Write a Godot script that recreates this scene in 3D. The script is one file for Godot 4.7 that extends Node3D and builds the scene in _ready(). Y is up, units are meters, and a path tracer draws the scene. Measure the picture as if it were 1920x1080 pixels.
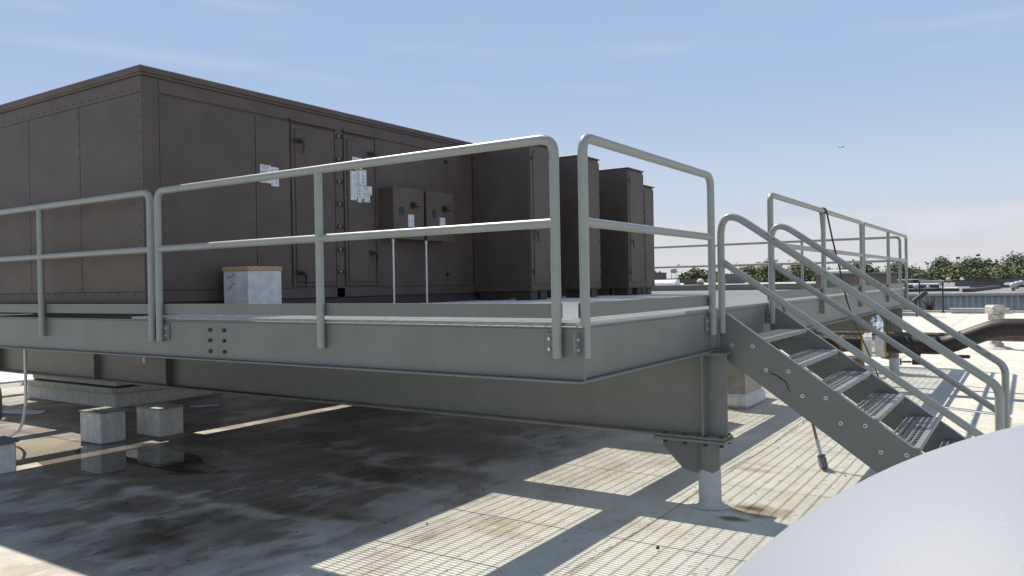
extends Node3D
# Rooftop: a big brown air handler on a steel platform with pipe guardrails, a steel stair, a pale membrane roof.

class MB:
	var v := PackedVector3Array()
	var n := PackedVector3Array()
	var uv := PackedVector2Array()
	var ix := PackedInt32Array()
	var cl := PackedColorArray()
	func quad(a: Vector3, b: Vector3, c: Vector3, d: Vector3, nn = null):   # counter-clockwise from outside
		var m: Vector3 = nn if nn != null else (b - a).cross(c - a).normalized()
		var s := v.size()
		v.append_array([a, b, c, d])
		n.append_array([m, m, m, m])
		uv.append_array([Vector2(0, 1), Vector2(1, 1), Vector2(1, 0), Vector2(0, 0)])
		ix.append_array([s, s + 2, s + 1, s, s + 3, s + 2])
	func tri(a: Vector3, b: Vector3, c: Vector3):
		var m := (b - a).cross(c - a).normalized()
		var s := v.size()
		v.append_array([a, b, c])
		n.append_array([m, m, m])
		uv.append_array([Vector2(0, 1), Vector2(1, 1), Vector2(1, 0)])
		ix.append_array([s, s + 2, s + 1])
	func box(lo: Vector3, hi: Vector3, xf := Transform3D()):
		var p := []
		for i in 8:
			p.append(xf * Vector3(hi.x if i & 1 else lo.x, hi.y if i & 2 else lo.y, hi.z if i & 4 else lo.z))
		quad(p[4], p[5], p[7], p[6])
		quad(p[1], p[0], p[2], p[3])
		quad(p[5], p[1], p[3], p[7])
		quad(p[0], p[4], p[6], p[2])
		quad(p[6], p[7], p[3], p[2])
		quad(p[0], p[1], p[5], p[4])
	func cbox(lo: Vector3, hi: Vector3, c: float, xf := Transform3D()):      # chamfered box
		var m := (lo + hi) * 0.5
		var h := (hi - lo) * 0.5
		c = minf(c, minf(h.x, minf(h.y, h.z)) * 0.9)
		var pt = func(sx, sy, sz, ax):
			var q := Vector3(sx * h.x, sy * h.y, sz * h.z)
			if ax != 0: q.x -= sx * c
			if ax != 1: q.y -= sy * c
			if ax != 2: q.z -= sz * c
			return xf * (m + q)
		var face = func(arr):
			var ctr := Vector3()
			for a in arr: ctr += a
			ctr /= arr.size()
			var nn: Vector3 = (arr[1] - arr[0]).cross(arr[2] - arr[0])
			if nn.dot(ctr - xf * m) < 0: arr.reverse()
			if arr.size() == 4: quad(arr[0], arr[1], arr[2], arr[3])
			else: tri(arr[0], arr[1], arr[2])
		for s in [-1, 1]:
			face.call([pt.call(s, -1, -1, 0), pt.call(s, 1, -1, 0), pt.call(s, 1, 1, 0), pt.call(s, -1, 1, 0)])
			face.call([pt.call(-1, s, -1, 1), pt.call(1, s, -1, 1), pt.call(1, s, 1, 1), pt.call(-1, s, 1, 1)])
			face.call([pt.call(-1, -1, s, 2), pt.call(1, -1, s, 2), pt.call(1, 1, s, 2), pt.call(-1, 1, s, 2)])
			for t in [-1, 1]:
				face.call([pt.call(s, t, -1, 0), pt.call(s, t, 1, 0), pt.call(s, t, 1, 1), pt.call(s, t, -1, 1)])
				face.call([pt.call(s, -1, t, 0), pt.call(s, 1, t, 0), pt.call(s, 1, t, 2), pt.call(s, -1, t, 2)])
				face.call([pt.call(-1, s, t, 1), pt.call(1, s, t, 1), pt.call(1, s, t, 2), pt.call(-1, s, t, 2)])
				for u in [-1, 1]:
					face.call([pt.call(s, t, u, 0), pt.call(s, t, u, 1), pt.call(s, t, u, 2)])
	func tube(pts: Array, r, seg := 12, caps := true):
		var base := v.size()
		var nn := Vector3.UP
		var k := pts.size()
		for i in k:
			var d: Vector3 = (pts[mini(i + 1, k - 1)] - pts[maxi(i - 1, 0)]).normalized()
			if i == 0:
				nn = d.cross(Vector3.UP if absf(d.y) < 0.9 else Vector3.RIGHT).normalized()
			nn = (nn - d * nn.dot(d)).normalized()
			var bb := d.cross(nn)
			var rr: float = r[i] if r is Array else r
			for j in seg + 1:
				var a := TAU * j / seg
				var o := nn * cos(a) + bb * sin(a)
				v.append(pts[i] + o * rr)
				n.append(o)
				uv.append(Vector2(float(j) / seg, float(i) / (k - 1)))
		for i in k - 1:
			for j in seg:
				var a := base + i * (seg + 1) + j
				var b := a + seg + 1
				ix.append_array([a, b, a + 1, a + 1, b, b + 1])
		if caps:
			for e in [0, k - 1]:
				var d: Vector3 = (pts[1] - pts[0]) if e == 0 else (pts[k - 1] - pts[k - 2])
				d = -d.normalized() if e == 0 else d.normalized()
				var s := v.size()
				v.append(pts[e]); n.append(d); uv.append(Vector2(0.5, 0.5))
				for j in seg + 1:
					v.append(v[base + e * (seg + 1) + j]); n.append(d); uv.append(Vector2(0.5, 0.5))
				for j in seg:
					if e == 0: ix.append_array([s, s + 1 + j, s + 2 + j])
					else: ix.append_array([s, s + 2 + j, s + 1 + j])
	func lathe(prof: Array, seg: int, xf := Transform3D()):                   # profile of Vector2(radius, y), bottom to top
		var base := v.size()
		var k := prof.size()
		for i in k:
			var t: Vector2 = (prof[mini(i + 1, k - 1)] - prof[maxi(i - 1, 0)]).normalized()
			for j in seg + 1:
				var a := TAU * j / seg
				v.append(xf * Vector3(prof[i].x * cos(a), prof[i].y, prof[i].x * sin(a)))
				n.append((xf.basis * Vector3(t.y * cos(a), -t.x, t.y * sin(a))).normalized())
				uv.append(Vector2(float(j) / seg * 4.0, float(i) / (k - 1)))
		for i in k - 1:
			for j in seg:
				var a := base + i * (seg + 1) + j
				var b := a + seg + 1
				ix.append_array([a, a + 1, b, a + 1, b + 1, b])
	func prism(poly: PackedVector2Array, d: float, xf := Transform3D()):      # outline in xy, thickness along z from 0 to d
		var t := Geometry2D.triangulate_polygon(poly)
		for i in range(0, t.size(), 3):
			var a := poly[t[i]]
			var b := poly[t[i + 1]]
			var c := poly[t[i + 2]]
			if (b - a).cross(c - a) < 0:
				var q := b
				b = c
				c = q
			tri(xf * Vector3(a.x, a.y, d), xf * Vector3(b.x, b.y, d), xf * Vector3(c.x, c.y, d))
			tri(xf * Vector3(a.x, a.y, 0), xf * Vector3(c.x, c.y, 0), xf * Vector3(b.x, b.y, 0))
		var area := 0.0
		for i in poly.size(): area += poly[i].cross(poly[(i + 1) % poly.size()])
		var ccw := area > 0
		for i in poly.size():
			var a := poly[i]
			var b := poly[(i + 1) % poly.size()]
			if not ccw:
				var q := a
				a = b
				b = q
			quad(xf * Vector3(a.x, a.y, 0), xf * Vector3(b.x, b.y, 0), xf * Vector3(b.x, b.y, d), xf * Vector3(a.x, a.y, d))
	func paint(c: Color):
		while cl.size() < v.size(): cl.append(c)
	func mesh(off := Vector3.ZERO) -> ArrayMesh:
		var vv := v
		if off != Vector3.ZERO:
			vv = PackedVector3Array()
			vv.resize(v.size())
			for i in v.size(): vv[i] = v[i] - off
		var a := []
		a.resize(Mesh.ARRAY_MAX)
		a[Mesh.ARRAY_VERTEX] = vv
		a[Mesh.ARRAY_NORMAL] = n
		a[Mesh.ARRAY_TEX_UV] = uv
		a[Mesh.ARRAY_INDEX] = ix
		if cl.size() == v.size(): a[Mesh.ARRAY_COLOR] = cl
		var m := ArrayMesh.new()
		m.add_surface_from_arrays(Mesh.PRIMITIVE_TRIANGLES, a)
		return m

var M := {}
var taken := {}
var rng := RandomNumberGenerator.new()

func numbered(called: String) -> String:
	var k: int = taken.get(called, 0)
	taken[called] = k + 1
	return called if k == 0 else "%s_%03d" % [called, k]
func tag(o: Node, label: String, category: String, group := "") -> Node:
	o.set_meta("label", label)
	o.set_meta("category", category)
	if group: o.set_meta("group", group)
	return o
func thing(called: String, label: String, category: String, at := Vector3.ZERO, group := "") -> Node3D:
	var o := Node3D.new()
	o.name = numbered(called)
	add_child(o, true)
	o.position = at
	tag(o, label, category, group)
	return o
func origin_of(p: Node3D) -> Vector3:
	var o := Vector3.ZERO
	while p != self:
		o += p.position
		p = p.get_parent()
	return o
func part(called: String, mb: MB, mat: Material, parent: Node3D) -> MeshInstance3D:   # mb is in world coordinates
	var o := MeshInstance3D.new()
	o.name = called if parent != self else numbered(called)
	o.mesh = mb.mesh(origin_of(parent))
	o.material_override = mat
	parent.add_child(o, true)
	return o
func single(called: String, mb: MB, mat: Material, label: String, category: String, at: Vector3, group := "") -> MeshInstance3D:
	var o := MeshInstance3D.new()
	o.name = numbered(called)
	o.mesh = mb.mesh(at)
	o.position = at
	o.material_override = mat
	add_child(o, true)
	tag(o, label, category, group)
	return o
func structure(called: String, mb: MB, mat: Material) -> MeshInstance3D:
	var o := part(called, mb, mat, self)
	o.set_meta("kind", "structure")
	return o
func copy(o: Node3D, label: String, at: Vector3, turn := 0.0, size := 1.0) -> Node3D:
	var c: Node3D = o.duplicate()
	c.name = numbered(String(o.name).rstrip("0123456789_"))
	add_child(c, true)
	c.position = at
	c.rotation.y = turn
	c.scale = Vector3.ONE * size
	c.set_meta("label", label)
	return c
func BX(lo: Vector3, hi: Vector3) -> MB:
	var m := MB.new()
	m.box(lo, hi)
	return m
func CB(lo: Vector3, hi: Vector3, c := 0.004) -> MB:
	var m := MB.new()
	m.cbox(lo, hi, c)
	return m
func TB(pts: Array, r, seg := 12) -> MB:
	var m := MB.new()
	m.tube(pts, r, seg)
	return m
func V(x: float, y: float, z: float) -> Vector3: return Vector3(x, y, z)
func bent(corners: Array, rad: float, steps := 6) -> Array:              # a polyline whose inner corners are rounded
	var out := [corners[0]]
	for i in range(1, corners.size() - 1):
		var p: Vector3 = corners[i]
		var a: Vector3 = (corners[i - 1] - p)
		var b: Vector3 = (corners[i + 1] - p)
		var ang := a.angle_to(b)
		var t := minf(rad / tan(ang / 2), minf(a.length(), b.length()) * 0.49)
		var pa := p + a.normalized() * t
		var pb := p + b.normalized() * t
		for s in steps + 1:
			var u := float(s) / steps
			out.append(pa.lerp(p, u).lerp(p.lerp(pb, u), u))
	out.append(corners[-1])
	return out

# ---------------------------------------------------------------- materials
func noise_tex(seed_: int, freq: float, lo: Color, hi: Color, size := 256, oct := 4, kind := FastNoiseLite.TYPE_SIMPLEX_SMOOTH) -> NoiseTexture2D:
	var fn := FastNoiseLite.new()
	fn.seed = seed_
	fn.noise_type = kind
	fn.frequency = freq
	fn.fractal_octaves = oct
	var t := NoiseTexture2D.new()
	t.width = size
	t.height = size
	t.seamless = true
	t.noise = fn
	var g := Gradient.new()
	g.set_color(0, lo)
	g.set_color(1, hi)
	t.color_ramp = g
	return t
func mat(called: String, lin: Color, rough: float, metal := 0.0, tex: Texture2D = null, tile := 1.0, bump: Texture2D = null, bump_cm := 0.1) -> StandardMaterial3D:
	var m := StandardMaterial3D.new()
	m.resource_name = called
	m.albedo_color = lin.linear_to_srgb()
	m.roughness = rough
	m.metallic = metal
	if tex or bump:
		m.uv1_triplanar = true
		m.uv1_world_triplanar = true
		m.uv1_scale = Vector3.ONE / tile
	if tex: m.albedo_texture = tex
	if bump:
		m.heightmap_enabled = true
		m.heightmap_texture = bump
		m.heightmap_scale = bump_cm
	M[called] = m
	return m
func gr(x: float) -> Color: return Color(x, x, x)

func make_materials():
	var soft := noise_tex(3, 0.012, Color(0.86, 0.86, 0.85), Color(1, 1, 1), 256, 5)
	var soft2 := noise_tex(4, 0.012, Color(0.94, 0.94, 0.935), Color(1, 1, 1), 256, 5)
	var grime := noise_tex(5, 0.02, Color(0.62, 0.60, 0.56), Color(1, 1, 1), 256, 5)
	var rusty := noise_tex(8, 0.02, Color(0.75, 0.55, 0.42), Color(1, 1, 1), 256, 5)
	var wavy := noise_tex(11, 0.006, Color(0, 0, 0), Color(1, 1, 1), 256, 2)
	var peel := noise_tex(12, 0.08, Color(0, 0, 0), Color(1, 1, 1), 256, 2)
	mat("steel", Color(0.172, 0.180, 0.167), 0.42, 0.0, soft2, 1.3, peel, 0.015)
	mat("steel_edge", Color(0.235, 0.215, 0.195), 0.5, 0.0, soft, 0.8)
	mat("rail", Color(0.29, 0.308, 0.285), 0.40, 0.0, soft2, 0.9, peel, 0.015)
	mat("galv", Color(0.80, 0.80, 0.795), 0.5, 0.0, soft, 0.35)
	mat("galv_dull", Color(0.27, 0.28, 0.285), 0.45, 0.3, soft, 0.35)
	mat("tread_grey", Color(0.40, 0.41, 0.42), 0.42, 0.35, soft, 0.35)
	mat("bolt_dark", gr(0.035), 0.5, 0.3)
	mat("bolt_zinc", gr(0.62), 0.35, 0.8)
	mat("brown", Color(0.103, 0.077, 0.064), 0.52, 0.0, soft, 1.7, wavy, 0.35)
	mat("brown_dark", Color(0.06, 0.047, 0.042), 0.6, 0.0, soft, 1.5)
	mat("black", gr(0.018), 0.4)
	mat("red", Color(0.35, 0.025, 0.015), 0.4)
	mat("seam_shadow", gr(0.03), 0.8)
	mat("base_white", Color(0.56, 0.57, 0.565), 0.7, 0.0, soft, 0.9)
	mat("block_white", Color(0.74, 0.745, 0.71), 0.75, 0.0, soft, 0.5, peel, 0.05)
	mat("sheet_white", Color(0.68, 0.69, 0.69), 0.5, 0.0, soft, 0.5, wavy, 0.2)
	mat("wood_new", Color(0.50, 0.27, 0.12), 0.7, 0.0, noise_tex(21, 0.02, Color(0.7, 0.62, 0.5), Color(1, 1, 1), 256, 4), 0.3)
	mat("wood_grey", Color(0.66, 0.645, 0.545), 0.8, 0.0, soft, 0.4, peel, 0.06)
	mat("handle_wood", Color(0.30, 0.21, 0.08), 0.55, 0.0, soft, 0.2)
	mat("conduit", Color(0.70, 0.70, 0.70), 0.4, 0.25)
	mat("iron", Color(0.030, 0.027, 0.030), 0.55, 0.0, rusty, 0.6)
	mat("iron_grey", Color(0.14, 0.15, 0.15), 0.45, 0.2, rusty, 0.6)
	mat("foil", gr(0.85), 0.16, 1.0)
	mat("insul", Color(0.72, 0.71, 0.67), 0.6, 0.0, soft, 0.4)
	mat("foam", Color(0.42, 0.26, 0.05), 0.8)
	mat("rope", Color(0.075, 0.045, 0.035), 0.9)
	mat("copper", Color(0.30, 0.17, 0.08), 0.55, 0.1, rusty, 0.4)
	mat("sheet_tin", Color(0.40, 0.39, 0.35), 0.36, 0.4, soft, 0.7)
	mat("dome", Color(0.262, 0.286, 0.334), 0.6, 0.0, noise_tex(31, 0.05, Color(0.955, 0.96, 0.965), Color(1, 1, 1), 256, 6), 0.22, peel, 0.03)
	mat("vent_white", Color(0.66, 0.65, 0.60), 0.6, 0.0, grime, 0.6)
	mat("clad", Color(0.52, 0.545, 0.58), 0.5, 0.1, soft, 3.0)
	mat("roof_far", Color(0.33, 0.335, 0.34), 0.85, 0.0, grime, 9.0)
	mat("roof_pale", Color(0.62, 0.62, 0.62), 0.8, 0.0, grime, 7.0)
	mat("far_brown", Color(0.115, 0.095, 0.085), 0.7, 0.0, soft, 2.0)
	mat("far_grey", Color(0.16, 0.16, 0.175), 0.7, 0.0, soft, 2.0)
	mat("far_dark", Color(0.05, 0.05, 0.055), 0.7)
	mat("far_white", gr(0.72), 0.5)
	mat("trunk", Color(0.075, 0.055, 0.04), 0.9)
	mat("grass", Color(0.09, 0.10, 0.055), 1.0, 0.0, grime, 30.0)
	mat("bristle", Color(0.12, 0.13, 0.17), 0.8, 0.0, soft, 0.05)
	mat("bristle_pale", Color(0.26, 0.27, 0.31), 0.8, 0.0, soft, 0.05)
	mat("twig", Color(0.05, 0.03, 0.03), 0.9)
	mat("paper", Color(0.62, 0.66, 0.74), 0.6, 0.0, soft, 0.4)
	mat("flood_red", Color(0.45, 0.25, 0.2), 0.5)
	mat("jet", Color(0.25, 0.28, 0.33), 0.5)
	var leaf := mat("leaf", gr(1.0), 0.75)
	leaf.vertex_color_use_as_albedo = true
	leaf.backlight_enabled = true
	leaf.backlight = Color(0.14, 0.16, 0.06)
	var pud := mat("water", Color(0.02, 0.02, 0.02), 0.03)
	pud.transparency = BaseMaterial3D.TRANSPARENCY_ALPHA
	pud.albedo_color = Color(0.10, 0.10, 0.10, 0.30)
	# wood grain lines for the rim of the white box
	var im := Image.create(128, 16, false, Image.FORMAT_RGB8)
	rng.seed = 4
	for y in 16:
		for x in 128:
			var k := 0.85 + 0.1 * sin(y * 1.7 + sin(x * 0.05) * 2.0) + rng.randf() * 0.06
			im.set_pixel(x, y, Color(0.80 * k, 0.665 * k, 0.50 * k))
	for s in [[18, 8], [62, 5], [100, 10], [120, 8]]:
		im.fill_rect(Rect2i(s[0], s[1], 3, 3), Color(0.3, 0.18, 0.1))
	M["wood_grain"] = StandardMaterial3D.new()
	M["wood_grain"].albedo_texture = ImageTexture.create_from_image(im)
	M["wood_grain"].roughness = 0.7

func paper_mat(w: int, h: int, seed_: int, style: int) -> StandardMaterial3D:     # printed labels
	var im := Image.create(w, h, false, Image.FORMAT_RGB8)
	im.fill(Color(0.86, 0.88, 0.90))
	rng.seed = seed_
	if style == 2:
		im.fill(Color(0.03, 0.03, 0.03))
		for y in range(3, h - 3, 6):
			var x := 3
			while x < w - 6:
				var l := rng.randi_range(2, 7)
				if rng.randf() < 0.4: im.fill_rect(Rect2i(x, y, l, 3), Color(0.4, 0.4, 0.4))
				x += l + 2
	else:
		var cols := 1 if style == 0 else 2
		for c in cols:
			var x0 := 4 + c * (w / cols)
			var x1 := (c + 1) * (w / cols) - 4
			var y := 6
			if style == 0:
				im.fill_rect(Rect2i(0, 0, w, 5), Color(0.75, 0.55, 0.15))
				y = 10
			while y < h - 5:
				var x := x0
				var stop := x1 - rng.randi_range(0, (x1 - x0) / 2)
				while x < stop:
					var l := rng.randi_range(2, 9)
					im.fill_rect(Rect2i(x, y, mini(l, stop - x), 2), Color(0.30, 0.32, 0.36))
					x += l + 2
				y += 4 if rng.randf() < 0.85 else 10
	var m := StandardMaterial3D.new()
	m.albedo_texture = ImageTexture.create_from_image(im)
	m.roughness = 0.45
	return m
func sticker(parent: Node3D, called: String, mt: Material, x: float, y0: float, y1: float, z0: float, z1: float):    # on a wall facing +x; z0 is its left edge
	var mb := MB.new()
	mb.quad(V(x + 0.003, y0, z0), V(x + 0.003, y0, z1), V(x + 0.003, y1, z1), V(x + 0.003, y1, z0))
	mb.quad(V(x, y0, z0), V(x + 0.003, y0, z0), V(x + 0.003, y1, z0), V(x, y1, z0))
	mb.quad(V(x, y1, z0), V(x + 0.003, y1, z0), V(x + 0.003, y1, z1), V(x, y1, z1))
	part(called, mb, mt, parent)

# ---------------------------------------------------------------- sky
func make_sky() -> PanoramaSkyMaterial:
	var W := 1024
	var H := 512
	var im := Image.create(W, H, false, Image.FORMAT_RGBAF)
	var fn := FastNoiseLite.new()
	fn.seed = 7
	fn.frequency = 0.012
	fn.fractal_octaves = 5
	var sun := V(0.71, 1.0, 0.37) * V(-1, 1, -1)
	sun = sun.normalized()
	for y in H:
		var el := (0.5 - (y + 0.5) / H) * PI
		var e := maxf(rad_to_deg(el), 0.0)
		for x in W:
			var az := ((x + 0.5) / W - 0.5) * TAU          # 0 is -z, positive to +x
			var d := V(sin(az) * cos(el), sin(el), -cos(az) * cos(el))
			var c := SKY_HORIZON.lerp(SKY_LOW, smoothstep(0.0, 7.0, e))
			c = c.lerp(SKY_MID, smoothstep(4.0, 15.0, e))
			c = c.lerp(SKY_HIGH, smoothstep(12.0, 50.0, e))
			var g := maxf(d.dot(sun), 0.0)
			c += Color(0.85, 0.88, 0.92) * (0.06 * pow(g, 3.0) + 0.22 * pow(g, 9.0) + 0.4 * pow(g, 40.0))
			var azd := rad_to_deg(az)
			if el > 0:
				# a bank of thin haze low above the horizon, its top ragged
				var top := 4.2 + fn.get_noise_2d(azd * 5.0, 40.0) * 0.5 - 1.5 * smoothstep(-8.0, -14.0, azd) + 0.9 * smoothstep(-18.0, -22.0, azd)
				var bank := (1.0 - smoothstep(top - 0.35, top + 0.25, e)) * (0.10 + 0.06 * fn.get_noise_2d(azd * 6.0, e * 40.0))
				c = c.lerp(Color(0.575, 0.57, 0.59), clampf(bank * 4.6, 0, 0.7))
				# thin high streaks
				var s := fn.get_noise_2d(azd * 2.2, e * 42.0 + azd * 1.5)
				var st := smoothstep(0.22, 0.6, s) * smoothstep(12.0, 15.0, e) * (1.0 - smoothstep(24.0, 40.0, e)) * 0.19
				# soft puffs
				var pf := smoothstep(0.12, 0.5, fn.get_noise_2d(azd * 7.0 + 300.0, e * 30.0)) * smoothstep(2.0, 3.2, e) * (1.0 - smoothstep(4.4, 6.2, e)) * 0.30
				c = c.lerp(Color(0.63, 0.65, 0.68), clampf(st + pf, 0, 1))
			else:
				c = Color(0.20, 0.195, 0.18)
			c.a = 1.0
			im.set_pixel(x, y, c)
	var m := PanoramaSkyMaterial.new()
	m.panorama = ImageTexture.create_from_image(im)
	return m

const SKY_HORIZON := Color(0.52, 0.52, 0.55)
const SKY_LOW := Color(0.455, 0.525, 0.62)
const SKY_MID := Color(0.305, 0.412, 0.597)
const SKY_HIGH := Color(0.12, 0.185, 0.315)

func _ready():
	# camera
	var cam := Camera3D.new()
	cam.name = "camera"
	cam.fov = rad_to_deg(2.0 * atan(540.0 / 1478.0))
	cam.near = 0.05
	cam.far = 8000.0
	add_child(cam)
	cam.transform = Transform3D(Basis(V(CAM[0], CAM[1], CAM[2]), V(CAM[3], CAM[4], CAM[5]), V(CAM[6], CAM[7], CAM[8])).orthonormalized(), V(0, 1.8, 0))
	cam.current = true
	# sky and sun
	var we := WorldEnvironment.new()
	we.name = "surroundings"
	var env := Environment.new()
	env.background_mode = Environment.BG_SKY
	env.sky = Sky.new()
	env.sky.sky_material = make_sky()
	env.tonemap_mode = Environment.TONE_MAPPER_LINEAR
	env.tonemap_exposure = 1.3
	env.sdfgi_enabled = true
	env.ssao_enabled = true
	env.ssil_enabled = true
	we.environment = env
	add_child(we)
	var sun := DirectionalLight3D.new()
	sun.name = "sun"
	sun.light_energy = 1.6
	sun.light_color = Color(1.0, 0.96, 0.895)
	sun.light_angular_distance = 0.5
	sun.shadow_enabled = true
	add_child(sun)
	sun.look_at_from_position(V(-0.71, 1.0, -0.37) * 20.0, Vector3.ZERO)
	make_materials()
	setting()
	far_buildings()
	trees()
	platform()
	guardrails()
	rail_chips()
	stair()
	unit()
	unit_beyond()
	small_things()

const CAM := [0.835295, -0.017399, -0.549527, 0.011901, 0.999837, -0.013567, 0.549673, 0.004793, 0.835366]

# ---------------------------------------------------------------- the setting
const MAP_X := -17.42
const MAP_Z := -20.0
const MAP_L := 24.0
const STAINS := [   # x, z, radius x, radius z, strength, kind (0 dark damp, 1 rust brown, 2 tan, 3 pale rinse)
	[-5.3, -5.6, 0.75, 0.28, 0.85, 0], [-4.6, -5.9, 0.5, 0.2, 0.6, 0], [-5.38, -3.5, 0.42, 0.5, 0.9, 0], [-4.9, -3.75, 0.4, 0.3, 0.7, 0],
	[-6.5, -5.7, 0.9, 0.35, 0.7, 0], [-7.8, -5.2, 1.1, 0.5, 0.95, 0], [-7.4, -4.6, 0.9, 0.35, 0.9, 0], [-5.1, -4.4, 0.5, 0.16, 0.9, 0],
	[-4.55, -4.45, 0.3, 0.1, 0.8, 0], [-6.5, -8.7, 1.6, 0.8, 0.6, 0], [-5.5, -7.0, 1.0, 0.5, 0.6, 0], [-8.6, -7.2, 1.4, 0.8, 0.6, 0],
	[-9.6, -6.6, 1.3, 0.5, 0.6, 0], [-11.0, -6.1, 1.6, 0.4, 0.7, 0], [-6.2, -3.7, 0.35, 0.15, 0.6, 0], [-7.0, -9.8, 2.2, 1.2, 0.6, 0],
	[-9.0, -4.3, 0.35, 0.25, 0.8, 4], [-9.6, -4.55, 0.6, 0.25, 0.7, 4], [-9.3, -4.75, 0.9, 0.3, 0.5, 4],
	[-1.9, -6.22, 0.12, 0.07, 0.95, 1], [-1.95, -5.86, 0.13, 0.06, 0.8, 1], [-1.84, -6.2, 0.28, 0.16, 0.45, 1], [-3.5, -8.0, 0.4, 0.3, 0.35, 2],
	[-2.2, -7.5, 0.22, 0.09, 0.55, 2], [-2.5, -5.3, 0.5, 0.25, 0.25, 2], [-3.4, -4.9, 0.25, 0.1, 0.6, 2], [-3.2, -4.7, 0.25, 0.1, 0.5, 2], [-3.6, -4.75, 0.2, 0.08, 0.5, 2],
	[-4.35, -5.35, 2.2, 0.09, 0.5, 3], [-6.3, -4.1, 1.5, 0.1, 0.5, 3], [-5.3, -6.5, 1.5, 0.2, 0.4, 3], [-4.6, -3.75, 0.5, 0.3, 0.4, 3],
	[-0.9, -9.0, 0.6, 0.5, 0.3, 2], [0.2, -8.2, 0.5, 0.2, 0.35, 2], [0.3, -11.0, 1.2, 0.4, 0.25, 2], [-0.4, -7.9, 0.6, 0.15, 0.4, 2]]

func lerp8(a: Vector3, b: Vector3, t: float) -> Vector3: return a + (b - a) * t

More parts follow.
